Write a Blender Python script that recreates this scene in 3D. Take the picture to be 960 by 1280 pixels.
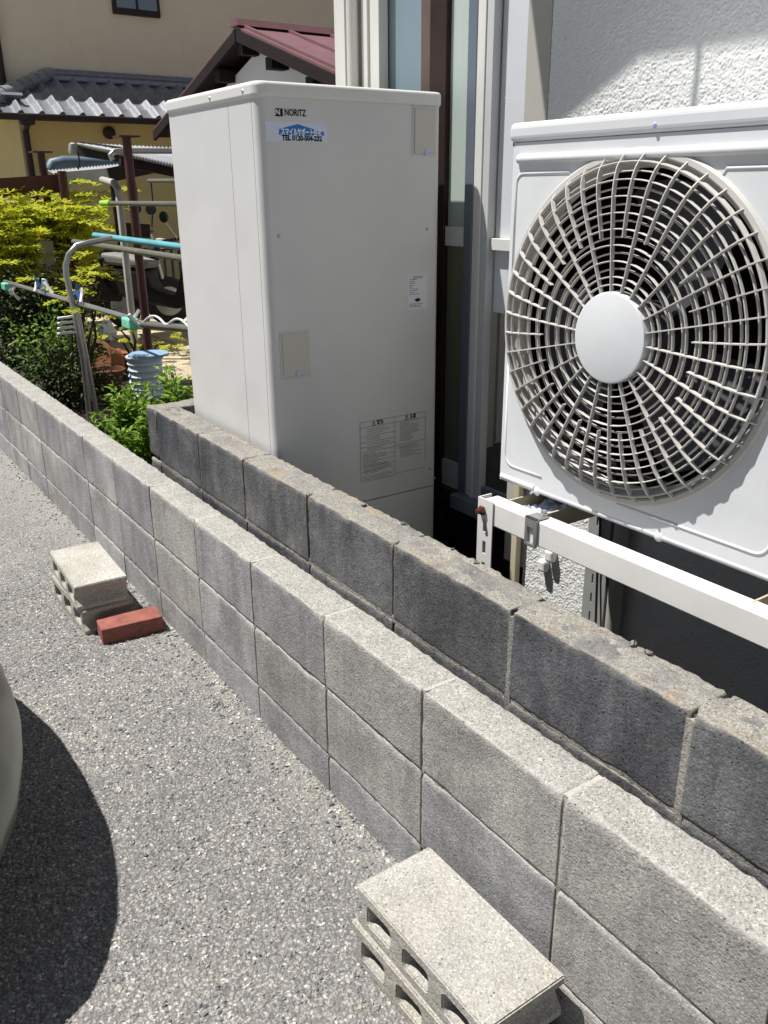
import bpy, bmesh, math, random
from mathutils import Vector, Matrix, noise
random.seed(7)
for o in list(bpy.data.objects): bpy.data.objects.remove(o, do_unlink=True)
scene = bpy.context.scene
COL = scene.collection

# ------------------------------------------------------------------ camera
CAM = Vector((0.8126, -0.9182, 1.4834))
RGT = Vector((0.56594, 0.82441, -0.00778)); UPV = Vector((-0.28668, 0.20562, 0.93570)); FWD = Vector((-0.77300, 0.52732, -0.35271))
FPX = 1068.76
cam = bpy.data.cameras.new('camera'); cam.sensor_fit = 'HORIZONTAL'; cam.sensor_width = 36.0
cam.lens = 36.0 * FPX / 960.0; cam.clip_start = 0.02; cam.clip_end = 400
cob = bpy.data.objects.new('camera', cam); COL.objects.link(cob)
M3 = Matrix((RGT, UPV, -FWD)).transposed()
cob.matrix_world = Matrix.Translation(CAM) @ M3.to_4x4()
scene.camera = cob
# ------------------------------------------------------------------ light
SUN_TO = Vector((-0.27, -0.36, 1.0)).normalized()           # towards the sun
elev = math.asin(SUN_TO.z); az = math.atan2(SUN_TO.x, SUN_TO.y)
world = bpy.data.worlds.new('World'); scene.world = world; world.use_nodes = True
nt = world.node_tree; bg = nt.nodes['Background']
sky = nt.nodes.new('ShaderNodeTexSky'); sky.sky_type = 'NISHITA'; sky.sun_disc = False
sky.sun_elevation = elev; sky.sun_rotation = az; sky.air_density = 0.6; sky.dust_density = 0.3
hs = nt.nodes.new('ShaderNodeHueSaturation'); hs.inputs['Saturation'].default_value = 0.6; nt.links.new(sky.outputs[0], hs.inputs['Color']); nt.links.new(hs.outputs[0], bg.inputs[0]); bg.inputs[1].default_value = 0.05
sl = bpy.data.lights.new('sun', 'SUN'); sl.energy = 5.0; sl.angle = math.radians(0.53); sl.color = (1.0, 0.968, 0.925)
so = bpy.data.objects.new('sun', sl); COL.objects.link(so)
so.rotation_euler = SUN_TO.to_track_quat('Z', 'Y').to_euler(); so.location = SUN_TO * 20
vs = scene.view_settings; vs.view_transform = 'Standard'; vs.look = 'None'; vs.gamma = 1.0; vs.exposure = 0.55; vs.use_curve_mapping = False

# ------------------------------------------------------------------ pixel -> direction helpers (960x1280 photo)
def ray(px, py): return (RGT * ((px - 480) / FPX) + UPV * (-(py - 640) / FPX) + FWD)
def PX(px, py, X): d = ray(px, py); return CAM + d * ((X - CAM.x) / d.x)
def PY(px, py, Y): d = ray(px, py); return CAM + d * ((Y - CAM.y) / d.y)
def PZ(px, py, Z): d = ray(px, py); return CAM + d * ((Z - CAM.z) / d.z)

def srgb(r, g, b):
    f = lambda c: (c / 255 / 12.92) if c / 255 <= 0.04045 else ((c / 255 + 0.055) / 1.055) ** 2.4
    return (f(r), f(g), f(b))

# ------------------------------------------------------------------ materials
MATS = {}
class NB:
    """small node-building helper for one material"""
    def __init__(s, name, rough=0.8, spec=0.3, metal=0.0):
        m = bpy.data.materials.new(name); m.use_nodes = True
        s.m = m; s.t = m.node_tree; s.b = s.t.nodes['Principled BSDF']
        s.b.inputs['Roughness'].default_value = rough; s.b.inputs['Metallic'].default_value = metal
        s.b.inputs['Specular IOR Level'].default_value = spec
        s.geo = s.t.nodes.new('ShaderNodeNewGeometry'); s.pos = s.geo.outputs['Position']
        MATS[name] = m
    def n(s, typ, **kw):
        x = s.t.nodes.new(typ)
        for k, v in kw.items(): setattr(x, k, v)
        return x
    def l(s, a, b): s.t.links.new(a, b)
    def vec(s, scale, src=None):
        m = s.n('ShaderNodeMapping'); m.inputs['Scale'].default_value = scale
        s.l(src or s.pos, m.inputs[0]); return m.outputs[0]
    def noise(s, scale=1.0, detail=4, rough=0.6, vec=None, dist=0.0):
        x = s.n('ShaderNodeTexNoise'); x.inputs['Scale'].default_value = scale; x.inputs['Detail'].default_value = detail
        x.inputs['Roughness'].default_value = rough; x.inputs['Distortion'].default_value = dist
        s.l(vec or s.pos, x.inputs['Vector']); return x.outputs[0]
    def vor(s, scale, feature='F1', out=0, vec=None, rnd=1.0):
        x = s.n('ShaderNodeTexVoronoi', feature=feature); x.inputs['Scale'].default_value = scale; x.inputs['Randomness'].default_value = rnd
        s.l(vec or s.pos, x.inputs['Vector']); return x.outputs[out]
    def ramp(s, fac, stops, interp='LINEAR'):
        x = s.n('ShaderNodeValToRGB'); x.color_ramp.interpolation = interp; e = x.color_ramp.elements
        while len(e) < len(stops): e.new(0.5)
        for k, (p, c) in zip(e, stops):
            k.position = p; k.color = (*c, 1) if not isinstance(c, (int, float)) else (c, c, c, 1)
        s.l(fac, x.inputs[0]); return x.outputs[0]
    def mix(s, fac, a, b, mode='MIX'):
        x = s.n('ShaderNodeMix', data_type='RGBA', blend_type=mode)
        for sock, v in ((x.inputs[0], fac), (x.inputs[6], a), (x.inputs[7], b)):
            if isinstance(v, (int, float)): sock.default_value = v
            elif isinstance(v, tuple): sock.default_value = (*v, 1)
            else: s.l(v, sock)
        return x.outputs[2]
    def math(s, op, a, b=None, c=None):
        x = s.n('ShaderNodeMath', operation=op)
        for i, v in enumerate((a, b, c)):
            if v is None: continue
            if isinstance(v, (int, float)): x.inputs[i].default_value = v
            else: s.l(v, x.inputs[i])
        return x.outputs[0]
    def color(s, c):
        if isinstance(c, tuple): s.b.inputs['Base Color'].default_value = (*c, 1)
        else: s.l(c, s.b.inputs['Base Color'])
    def bump(s, h, dist=0.002, strength=1.0):
        x = s.n('ShaderNodeBump'); x.inputs['Distance'].default_value = dist; x.inputs['Strength'].default_value = strength
        s.l(h, x.inputs['Height']); 
        if getattr(s, 'lastb', None) is not None: s.l(s.lastb, x.inputs['Normal'])
        s.lastb = x.outputs[0]; s.l(x.outputs[0], s.b.inputs['Normal'])
    def objrand(s): return s.n('ShaderNodeObjectInfo').outputs['Random']

def plain(name, col, rough=0.5, spec=0.4, metal=0.0, var=0.06, dirt=0.0, bump=0.0, scale=6.0):
    b = NB(name, rough, spec, metal)
    n = b.noise(scale, 5, 0.6)
    lo = tuple(c * (1 - var * 2) for c in col); hi = tuple(min(1, c * (1 + var)) for c in col)
    c = b.ramp(n, [(0.3, lo), (0.7, hi)])
    if dirt:
        d = b.noise(22, 6, 0.7, dist=0.4); f = b.ramp(d, [(0.52, 0.0), (0.75, dirt)])
        c = b.mix(f, c, (col[0] * 0.35, col[1] * 0.32, col[2] * 0.28))
    b.color(c)
    if bump: b.bump(b.noise(160, 3, 0.6), bump)
    return b.m

def m_concrete(name, lo, hi, stain, stain_amt, brown=0.0, streak=0.5, topc=None, pit=1.0, worn=None):  # worn: edge tint, erosion mixed with painted sunlight
    b = NB(name, 0.95, 0.15)
    big = b.noise(5.0, 5, 0.65); fine = b.noise(210, 3, 0.7)
    grit = b.vor(330, 'F1', 1)
    c = b.ramp(big, [(0.3, lo), (0.72, hi)])
    rnd = b.ramp(b.objrand(), [(0.0, (0.74, 0.74, 0.76)), (0.35, (1, 1, 1.01)), (0.7, (0.98, 0.95, 0.9)), (1.0, (1.2, 1.19, 1.17))]); c = b.mix(1.0, c, rnd, 'MULTIPLY')
    st = b.noise(1.0, 8, 0.75, b.vec((8.5, 8.5, 1.7)), dist=0.5)
    stf = b.ramp(st, [(0.46, 0.0), (0.70, streak)])
    c = b.mix(stf, c, stain)
    bl = b.noise(2.6, 7, 0.7, dist=0.6); c = b.mix(b.ramp(bl, [(0.45, 0.0), (0.68, stain_amt)]), c, stain)
    if brown:
        br = b.noise(7, 7, 0.72, dist=1.2); c = b.mix(b.ramp(br, [(0.6, 0.0), (0.74, brown)]), c, srgb(150, 112, 62))
    sx = b.n('ShaderNodeSeparateColor'); b.l(grit, sx.inputs[0])
    g2 = b.ramp(sx.outputs[0], [(0.0, 0.72), (0.5, 1.0), (0.86, 1.08), (1.0, 1.45)])
    c = b.mix(1.0, c, g2, 'MULTIPLY')
    pits = b.vor(95, 'F1', 0); pf = b.ramp(pits, [(0.10, 1.0), (0.24, 0.0)])
    pm = b.math('MULTIPLY', pf, b.ramp(b.noise(30, 3), [(0.45, 0.0), (0.6, 1.0)]))
    c = b.mix(b.math('MULTIPLY', pm, 0.55 * pit), c, (0.03, 0.03, 0.03))
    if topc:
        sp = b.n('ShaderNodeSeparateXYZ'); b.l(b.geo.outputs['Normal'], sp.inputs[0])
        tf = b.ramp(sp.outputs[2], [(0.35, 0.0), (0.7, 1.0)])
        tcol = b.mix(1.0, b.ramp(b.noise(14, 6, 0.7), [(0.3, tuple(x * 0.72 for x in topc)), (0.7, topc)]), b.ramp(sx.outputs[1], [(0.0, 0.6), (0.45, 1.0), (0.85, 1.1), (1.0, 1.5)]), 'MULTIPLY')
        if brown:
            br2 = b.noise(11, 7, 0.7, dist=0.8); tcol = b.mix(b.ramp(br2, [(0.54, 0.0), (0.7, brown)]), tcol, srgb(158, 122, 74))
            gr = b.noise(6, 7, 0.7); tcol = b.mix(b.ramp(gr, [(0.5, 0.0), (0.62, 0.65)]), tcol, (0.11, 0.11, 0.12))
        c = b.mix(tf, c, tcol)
    if worn: c = b.mix(b.ramp(b.geo.outputs['Pointiness'], [(0.515, 0.0), (0.57, 0.8)]), c, worn)  # paler edges: sun on the eroded arrises is painted into the colour
    b.color(c)
    b.bump(b.math('MULTIPLY', fine, 1.0), 0.0024); b.bump(b.math('SUBTRACT', 1.0, pm), 0.0022 * pit); b.bump(b.noise(60, 4, 0.6), 0.0025)
    return b.m
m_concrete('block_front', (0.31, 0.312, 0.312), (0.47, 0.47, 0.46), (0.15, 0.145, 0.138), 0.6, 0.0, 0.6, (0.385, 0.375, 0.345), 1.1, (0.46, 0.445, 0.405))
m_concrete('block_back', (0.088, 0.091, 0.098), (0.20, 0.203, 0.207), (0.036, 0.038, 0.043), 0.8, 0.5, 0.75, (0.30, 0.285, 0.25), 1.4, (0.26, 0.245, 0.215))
m_concrete('mortar_dark', (0.05, 0.048, 0.042), (0.10, 0.095, 0.085), (0.03, 0.03, 0.03), 0.4)
m_concrete('mortar', (0.21, 0.205, 0.19), (0.35, 0.34, 0.31), (0.12, 0.11, 0.09), 0.4, 0.3, 0.2)
m_concrete('hollow_block', (0.33, 0.325, 0.305), (0.46, 0.455, 0.425), (0.30, 0.27, 0.21), 0.6, 0.0, 0.1, None, 0.8)
m_concrete('paving_slab', (0.42, 0.36, 0.25), (0.56, 0.49, 0.36), (0.2, 0.17, 0.12), 0.3)

def m_asphalt():
    b = NB('asphalt', 0.85, 0.3)
    vc = b.n('ShaderNodeTexVoronoi'); vc.inputs['Scale'].default_value = 118; 
    wv = b.n('ShaderNodeVectorMath', operation='ADD'); b.l(b.pos, wv.inputs[0])
    wn = b.n('ShaderNodeTexNoise'); wn.inputs['Scale'].default_value = 60; b.l(b.pos, wn.inputs['Vector'])
    ws = b.n('ShaderNodeVectorMath', operation='SCALE'); ws.inputs['Scale'].default_value = 0.014; b.l(wn.outputs['Color'], ws.inputs[0]); b.l(ws.outputs[0], wv.inputs[1])
    b.l(wv.outputs[0], vc.inputs['Vector'])
    sep = b.n('ShaderNodeSeparateColor'); b.l(vc.outputs['Color'], sep.inputs[0])
    stone = b.ramp(sep.outputs[0], [(0.0, (0.14, 0.142, 0.15)), (0.3, (0.205, 0.205, 0.205)), (0.62, (0.26, 0.257, 0.248)), (0.88, (0.32, 0.31, 0.285)), (1.0, (0.48, 0.47, 0.44))])
    edge = b.ramp(vc.outputs['Distance'], [(0.30, 0.0), (0.62, 1.0)])
    c = b.mix(b.math('MULTIPLY', edge, 0.8), stone, (0.13, 0.128, 0.125))
    small = b.vor(260, 'F1', 1); s2 = b.n('ShaderNodeSeparateColor'); b.l(small, s2.inputs[0])
    c = b.mix(1.0, c, b.ramp(s2.outputs[0], [(0, 0.72), (0.3, 1.0), (0.7, 1.12), (1.0, 1.4)]), 'MULTIPLY')
    big = b.noise(1.4, 5, 0.6); c = b.mix(1.0, c, b.ramp(big, [(0.3, (0.92, 0.92, 0.94)), (0.7, (1.34, 1.31, 1.25))]), 'MULTIPLY')
    # dusty strip along the foot of the wall
    sp = b.n('ShaderNodeSeparateXYZ'); b.l(b.pos, sp.inputs[0])
    yy = b.math('ADD', sp.outputs[1], b.math('MULTIPLY', b.math('SUBTRACT', b.noise(7, 5, 0.7), 0.5), 0.16))
    dust = b.ramp(b.math('ADD', yy, 0.5), [(0.36, 0.0), (0.49, 0.6)])
    c = b.mix(dust, c, (0.30, 0.295, 0.275)); 
    xf = b.math('ADD', b.math('MULTIPLY', sp.outputs[0], -0.2), b.math('MULTIPLY', b.noise(3, 4), 0.5))
    c = b.mix(b.ramp(xf, [(0.7, 0.0), (1.1, 0.35)]), c, (0.36, 0.345, 0.31))
    b.color(c)
    hgt = b.math('SUBTRACT', 1.0, vc.outputs['Distance'])
    b.bump(hgt, 0.0055); b.bump(b.noise(300, 3, 0.7), 0.0012); b.bump(sep.outputs[1], 0.003)
m_asphalt()
def m_soil():
    b = NB('soil', 0.95, 0.1); c = b.ramp(b.noise(9, 7, 0.7), [(0.3, (0.02, 0.016, 0.012)), (0.7, (0.075, 0.06, 0.045))]); b.color(c); b.bump(b.noise(45, 5, 0.7), 0.02)
m_soil()
def m_stucco(name, col):
    b = NB(name, 0.9, 0.2); c = b.ramp(b.noise(5, 4), [(0.3, tuple(x * 0.94 for x in col)), (0.7, col)]); b.color(c)
    b.bump(b.noise(260, 3, 0.6), 0.0015)
m_stucco('stucco_white', (0.72, 0.73, 0.71))
m_stucco('yellow_wall', (0.74, 0.61, 0.29))
m_stucco('beige_wall', (0.92, 0.81, 0.58))
m_stucco('shed_wall', (0.80, 0.80, 0.78))
plain('paint_white', (0.70, 0.70, 0.685), 0.42, 0.4, var=0.015)
plain('unit_white', (0.66, 0.675, 0.69), 0.5, 0.4, var=0.02, dirt=0.06)
plain('grille_grey', (0.53, 0.515, 0.485), 0.5, 0.35, var=0.04, dirt=0.1)
plain('grille_back', (0.33, 0.32, 0.30), 0.6, 0.3, var=0.05)
plain('tank_beige', (0.60, 0.60, 0.585), 0.28, 0.5, var=0.015, dirt=0.03)
plain('tank_lid', (0.65, 0.645, 0.615), 0.35, 0.45, var=0.01)
plain('hatch_beige', (0.55, 0.52, 0.47), 0.5, 0.35, var=0.01)
plain('latch_and_glint_blue', srgb(178, 188, 226), 0.4, 0.4)
def wavy(name, dist, scale):
    m = MATS[name]; t = m.node_tree; nz = t.nodes.new('ShaderNodeTexNoise'); nz.inputs['Scale'].default_value = scale; nz.inputs['Detail'].default_value = 1.0
    g_ = t.nodes.new('ShaderNodeNewGeometry'); bp = t.nodes.new('ShaderNodeBump'); bp.inputs['Distance'].default_value = dist
    t.links.new(g_.outputs['Position'], nz.inputs['Vector']); t.links.new(nz.outputs[0], bp.inputs['Height']); t.links.new(bp.outputs[0], t.nodes['Principled BSDF'].inputs['Normal'])
wavy('tank_beige', 0.006, 4.0); wavy('unit_white', 0.003, 6.0)
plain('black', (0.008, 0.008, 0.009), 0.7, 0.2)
plain('dark_gap', (0.02, 0.02, 0.02), 0.8, 0.2)
plain('fan_dark', (0.055, 0.058, 0.068), 0.5, 0.35)
plain('ink', (0.015, 0.015, 0.017), 0.6, 0.2)
plain('sticker_pale', srgb(206, 214, 230), 0.35, 0.4, var=0.01)
plain('sticker_white', srgb(232, 236, 244), 0.4, 0.4, var=0.01)
plain('sticker_blue', srgb(20, 112, 190), 0.4, 0.4, var=0.02)
plain('label_white', srgb(214, 216, 220), 0.5, 0.3, var=0.01)
plain('frame_white', (0.64, 0.64, 0.60), 0.35, 0.4, var=0.02)
plain('bracket_white', (0.70, 0.69, 0.655), 0.45, 0.4, var=0.03, dirt=0.12)
plain('bracket_grey', (0.40, 0.41, 0.40), 0.4, 0.4, 0.3, var=0.05, dirt=0.2)
plain('bracket_cream', (0.50, 0.45, 0.32), 0.6, 0.3, var=0.08, dirt=0.2)
plain('galvanised', (0.42, 0.43, 0.43), 0.38, 0.5, 0.7, var=0.08, dirt=0.1)
plain('rust', (0.11, 0.032, 0.022), 0.8, 0.3, var=0.2)
plain('sash_blue', (0.18, 0.21, 0.26), 0.35, 0.5, 0.4, var=0.03)
plain('sash_grey', (0.50, 0.51, 0.52), 0.4, 0.4, var=0.03)
plain('taupe_trim', (0.40, 0.39, 0.35), 0.6, 0.3, var=0.04)
plain('brown_wood', (0.028, 0.013, 0.009), 0.55, 0.35, var=0.25)
plain('brown_panel', (0.12, 0.085, 0.07), 0.35, 0.45, var=0.15)
plain('curtain', (0.78, 0.77, 0.79), 0.9, 0.1, var=0.02)
plain('interior', (0.07, 0.065, 0.065), 0.8, 0.2)
plain('maroon_paint', (0.085, 0.028, 0.024), 0.55, 0.35, var=0.2)
plain('maroon_roof', (0.19, 0.095, 0.105), 0.5, 0.4, var=0.08)
plain('dark_timber', (0.016, 0.008, 0.008), 0.7, 0.3, var=0.2)
plain('gutter_brown', (0.03, 0.018, 0.016), 0.5, 0.4, var=0.1)
def m_tile():
    b = NB('roof_tile', 0.22, 0.9); c = b.ramp(b.objrand(), [(0, (0.13, 0.142, 0.165)), (1, (0.24, 0.255, 0.28))]); b.color(b.mix(b.ramp(b.noise(12, 5), [(0.4, 0.0), (0.8, 0.4)]), c, (0.40, 0.41, 0.41)))
m_tile()
plain('brick_red', srgb(146, 92, 82), 0.85, 0.2, var=0.16, dirt=0.35, bump=0.002, scale=25)
plain('corrugated', (0.42, 0.43, 0.46), 0.45, 0.4, 0.2, var=0.08, dirt=0.2)
plain('tarp_blue', (0.10, 0.15, 0.20), 0.5, 0.35, var=0.1)
plain('pole_steel', (0.40, 0.40, 0.38), 0.3, 0.5, 0.75, var=0.06)
plain('pole_olive', (0.19, 0.185, 0.15), 0.4, 0.4, 0.4, var=0.08)
plain('pole_teal', srgb(100, 168, 178), 0.4, 0.4, var=0.1)
plain('cap_green', srgb(150, 205, 70), 0.5, 0.4); plain('cap_mint', srgb(120, 205, 175), 0.5, 0.4)
plain('peg_blue', srgb(80, 130, 200), 0.5, 0.4); plain('peg_white', (0.75, 0.76, 0.78), 0.5, 0.4); plain('peg_orange', srgb(222, 150, 60), 0.5, 0.4)
plain('terracotta', (0.24, 0.085, 0.045), 0.85, 0.2, var=0.15); plain('terracotta_dark', (0.12, 0.05, 0.032), 0.85, 0.2, var=0.2)
plain('barrel_blue', srgb(205, 222, 232), 0.45, 0.4, var=0.1); plain('cover_blue', srgb(130, 160, 188), 0.5, 0.4)
plain('black_metal', (0.012, 0.012, 0.013), 0.5, 0.4); plain('rubber', (0.014, 0.014, 0.014), 0.7, 0.3); plain('seat_grey', (0.22, 0.22, 0.20), 0.7, 0.3)
plain('orange_body', srgb(176, 100, 30), 0.4, 0.4); plain('bag_white', (0.6, 0.62, 0.64), 0.5, 0.4); plain('dark_cover', (0.010, 0.010, 0.011), 0.65, 0.3)
plain('pillar_pale', (0.36, 0.36, 0.33), 0.85, 0.2, var=0.12, dirt=0.2)
plain('crumpled', (0.52, 0.58, 0.68), 0.4, 0.5, 0.3, var=0.15)
plain('car_paint', (0.19, 0.2, 0.175), 0.3, 0.5, 0.5, var=0.05)
plain('car_glass', (0.02, 0.025, 0.025), 0.05, 0.6); plain('lamp_clear', (0.55, 0.55, 0.52), 0.1, 0.6)
plain('pebble_a', (0.34, 0.325, 0.29), 0.85, 0.2, var=0.3, scale=70); 
def m_pebble():
    b = NB('pebbles', 0.8, 0.25); v = b.vor(60, 'F1', 1); s = b.n('ShaderNodeSeparateColor'); b.l(v, s.inputs[0])
    b.color(b.ramp(s.outputs[0], [(0, (0.09, 0.098, 0.115)), (0.25, (0.17, 0.175, 0.185)), (0.5, (0.26, 0.25, 0.23)), (0.75, (0.34, 0.31, 0.25)), (0.9, (0.42, 0.41, 0.38)), (1, (0.66, 0.65, 0.62))]))
m_pebble()
def m_leaf(name, cs, trans=0.35):
    b = NB(name, 0.55, 0.3); r = b.vor(28, 'F1', 1); s = b.n('ShaderNodeSeparateColor'); b.l(r, s.inputs[0])
    c = b.ramp(s.outputs[0], [(i / (len(cs) - 1), k) for i, k in enumerate(cs)]); b.color(c)
    t = b.n('ShaderNodeBsdfTranslucent'); b.l(c, t.inputs[0]); ms = b.n('ShaderNodeMixShader'); ms.inputs[0].default_value = trans
    out = b.t.nodes['Material Output']; b.l(b.b.outputs[0], ms.inputs[1]); b.l(t.outputs[0], ms.inputs[2]); b.l(ms.outputs[0], out.inputs[0])
m_leaf('leaf_yellow', [(0.32, 0.42, 0.03), (0.52, 0.57, 0.04), (0.66, 0.64, 0.05), (0.42, 0.50, 0.04), (0.68, 0.56, 0.05)], 0.45)
m_leaf('leaf_green', [(0.10, 0.20, 0.02), (0.18, 0.32, 0.03), (0.26, 0.40, 0.05), (0.14, 0.26, 0.03)], 0.35)
m_leaf('leaf_dark', [(0.012, 0.03, 0.008), (0.03, 0.06, 0.015), (0.045, 0.075, 0.02), (0.06, 0.06, 0.015)], 0.15)
plain('stem', (0.06, 0.042, 0.028), 0.85, 0.2, var=0.2)
def m_frost(name, col, rough):
    plain(name, col, rough, 0.6, var=0.03, scale=2)
m_frost('frost_blue', (0.20, 0.265, 0.30), 0.18); m_frost('frost_green', (0.42, 0.49, 0.45), 0.28); m_frost('frost_olive', (0.17, 0.18, 0.12), 0.2)
def m_glass():
    m = bpy.data.materials.new('clear_glass'); m.use_nodes = True; t = m.node_tree; t.nodes.clear(); MATS['clear_glass'] = m
    o = t.nodes.new('ShaderNodeOutputMaterial'); mx = t.nodes.new('ShaderNodeMixShader'); tr = t.nodes.new('ShaderNodeBsdfTransparent'); gl = t.nodes.new('ShaderNodeBsdfGlossy'); fr = t.nodes.new('ShaderNodeFresnel')
    mx.inputs[0].default_value = 0.07; gl.inputs['Roughness'].default_value = 0.01; tr.inputs[0].default_value = (0.9, 0.92, 0.93, 1)
    t.links.new(tr.outputs[0], mx.inputs[1]); t.links.new(gl.outputs[0], mx.inputs[2]); t.links.new(mx.outputs[0], o.inputs[0])
m_glass()

# ------------------------------------------------------------------ mesh helpers
class MB:
    def __init__(s): s.v = []; s.f = []
    def add(s, vs, fs):
        k = len(s.v); s.v += [Vector(v) for v in vs]; s.f += [tuple(i + k for i in f) for f in fs]; return s
    def box(s, x0, x1, y0, y1, z0, z1):
        return s.add([(x0, y0, z0), (x1, y0, z0), (x1, y1, z0), (x0, y1, z0), (x0, y0, z1), (x1, y0, z1), (x1, y1, z1), (x0, y1, z1)],
                     [(0, 3, 2, 1), (4, 5, 6, 7), (0, 1, 5, 4), (1, 2, 6, 5), (2, 3, 7, 6), (3, 0, 4, 7)])
    def bar(s, a, b, w, h, up=Vector((0, 0, 1))):
        a = Vector(a); b = Vector(b); d = (b - a).normalized(); r = d.cross(up).normalized(); u = r.cross(d).normalized()
        P = []
        for q in (a, b): P += [q - r * w / 2 - u * h / 2, q + r * w / 2 - u * h / 2, q + r * w / 2 + u * h / 2, q - r * w / 2 + u * h / 2]
        return s.add(P, [(3, 2, 1, 0), (4, 5, 6, 7), (0, 1, 5, 4), (1, 2, 6, 5), (2, 3, 7, 6), (3, 0, 4, 7)])
    def tube(s, pts, r, n=10, cap=True):
        pts = [Vector(p) for p in pts]; rr = r if isinstance(r, (list, tuple)) else [r] * len(pts); P = []; F = []
        u = None
        for i, p in enumerate(pts):
            d = (pts[min(i + 1, len(pts) - 1)] - pts[max(i - 1, 0)]).normalized()
            if u is None:
                u = d.orthogonal().normalized()
            u = (u - d * u.dot(d)).normalized(); w = d.cross(u)
            for k in range(n):
                a = 2 * math.pi * k / n; P.append(p + (u * math.cos(a) + w * math.sin(a)) * rr[i])
        for i in range(len(pts) - 1):
            for k in range(n): F.append((i * n + k, i * n + (k + 1) % n, (i + 1) * n + (k + 1) % n, (i + 1) * n + k))
        if cap: F.append(tuple(range(n - 1, -1, -1))); F.append(tuple((len(pts) - 1) * n + k for k in range(n)))
        return s.add(P, F)
    def lathe(s, prof, n=48, center=(0, 0, 0), axis='z', closed=False):
        """prof: list of (radius, height along axis)"""
        c = Vector(center); P = []; F = []
        for (r, h) in prof:
            for k in range(n):
                a = 2 * math.pi * k / n
                if axis == 'z': P.append(c + Vector((r * math.cos(a), r * math.sin(a), h)))
                else: P.append(c + Vector((r * math.cos(a), -h, r * math.sin(a))))      # axis 'y': height points to -Y
        m = len(prof)
        for i in range(m if closed else m - 1):
            j = (i + 1) % m
            for k in range(n):
                q = (i * n + k, i * n + (k + 1) % n, j * n + (k + 1) % n, j * n + k)
                F.append(q)
        return s.add(P, F)
    def prism(s, poly, h0, h1, axis='z'):
        n = len(poly)
        def m(p, h): return {'z': (p[0], p[1], h), 'y': (p[0], h, p[1]), 'x': (h, p[0], p[1])}[axis]
        P = [m(p, h0) for p in poly] + [m(p, h1) for p in poly]
        F = [tuple(range(n - 1, -1, -1)), tuple(range(n, 2 * n))] + [(k, (k + 1) % n, n + (k + 1) % n, n + k) for k in range(n)]
        return s.add(P, F)
    def build(s, name, mat, parent=None, smooth=False, bevel=0.0, seg=2, kind=None):
        off = parent_loc(parent)
        me = bpy.data.meshes.new(name); me.from_pydata([v - off for v in s.v], [], s.f); me.validate()
        bm = bmesh.new(); bm.from_mesh(me); bmesh.ops.recalc_face_normals(bm, faces=bm.faces)
        if smooth:
            for f in bm.faces: f.smooth = True
        bm.to_mesh(me); bm.free()
        me.materials.append(MATS[mat])
        o = bpy.data.objects.new(name, me); COL.objects.link(o)
        if parent: o.parent = parent
        if smooth and smooth != 'all':
            me.set_sharp_from_angle(angle=math.radians(40))
        if bevel:
            md = o.modifiers.new('bevel', 'BEVEL'); md.width = bevel; md.segments = seg; md.limit_method = 'ANGLE'; md.angle_limit = math.radians(35)
        if kind: o['kind'] = kind
        return o
def parent_loc(p):
    v = Vector((0, 0, 0))
    while p is not None: v = v + Vector(p.location); p = p.parent
    return v
def tag(o, label, cat, group=None):
    o['label'] = label; o['category'] = cat
    if group: o['group'] = group
    return o
def thing(name, label, cat, loc=(0, 0, 0), group=None):
    o = bpy.data.objects.new(name, None); o.empty_display_size = 0.1; COL.objects.link(o); o.location = loc
    return tag(o, label, cat, group)
def struct(name, mb, mat): o = mb.build(name, mat); o['kind'] = 'structure'; return o
def inst(name, mesh, parent, loc, rot=(0, 0, 0), scale=(1, 1, 1)):
    o = bpy.data.objects.new(name, mesh); COL.objects.link(o); o.parent = parent
    o.location = Vector(loc) - parent_loc(parent); o.rotation_euler = rot; o.scale = scale; return o
def mesh_of(mb, name, mat, smooth=False, bevel=0.0):
    """builds a mesh datablock centred as given, without an object"""
    o = mb.build(name, mat, None, smooth); me = o.data
    if bevel:
        bm = bmesh.new(); bm.from_mesh(me); bmesh.ops.bevel(bm, geom=[e for e in bm.edges if e.is_manifold and e.calc_face_angle(0) > 0.6], offset=bevel, segments=1, affect='EDGES'); bm.to_mesh(me); bm.free()
    bpy.data.objects.remove(o); return me
def text(body, size, origin, right, up, mat, parent, name, align='CENTER', squeeze=1.0, bold=0.0, fit=None):
    cu = bpy.data.curves.new(name, 'FONT'); cu.body = body; cu.size = size; cu.align_x = align; cu.align_y = 'CENTER'; cu.offset = bold; cu.extrude = 0.0; cu.resolution_u = 3
    t = bpy.data.objects.new(name, cu); COL.objects.link(t)
    dg = bpy.context.evaluated_depsgraph_get(); me = bpy.data.meshes.new_from_object(t.evaluated_get(dg)); bpy.data.objects.remove(t)
    if fit: xs_ = [v.co.x for v in me.vertices]; squeeze = fit / (max(xs_) - min(xs_)); mid_ = (max(xs_) + min(xs_)) / 2
    else: mid_ = 0
    R = Vector(right); U = Vector(up); off = Vector(origin) - parent_loc(parent)
    for v in me.vertices: v.co = off + R * ((v.co.x - mid_) * squeeze) + U * v.co.y
    me.materials.clear(); me.materials.append(MATS[mat])
    o = bpy.data.objects.new(name, me); COL.objects.link(o); o.parent = parent; return o

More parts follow.
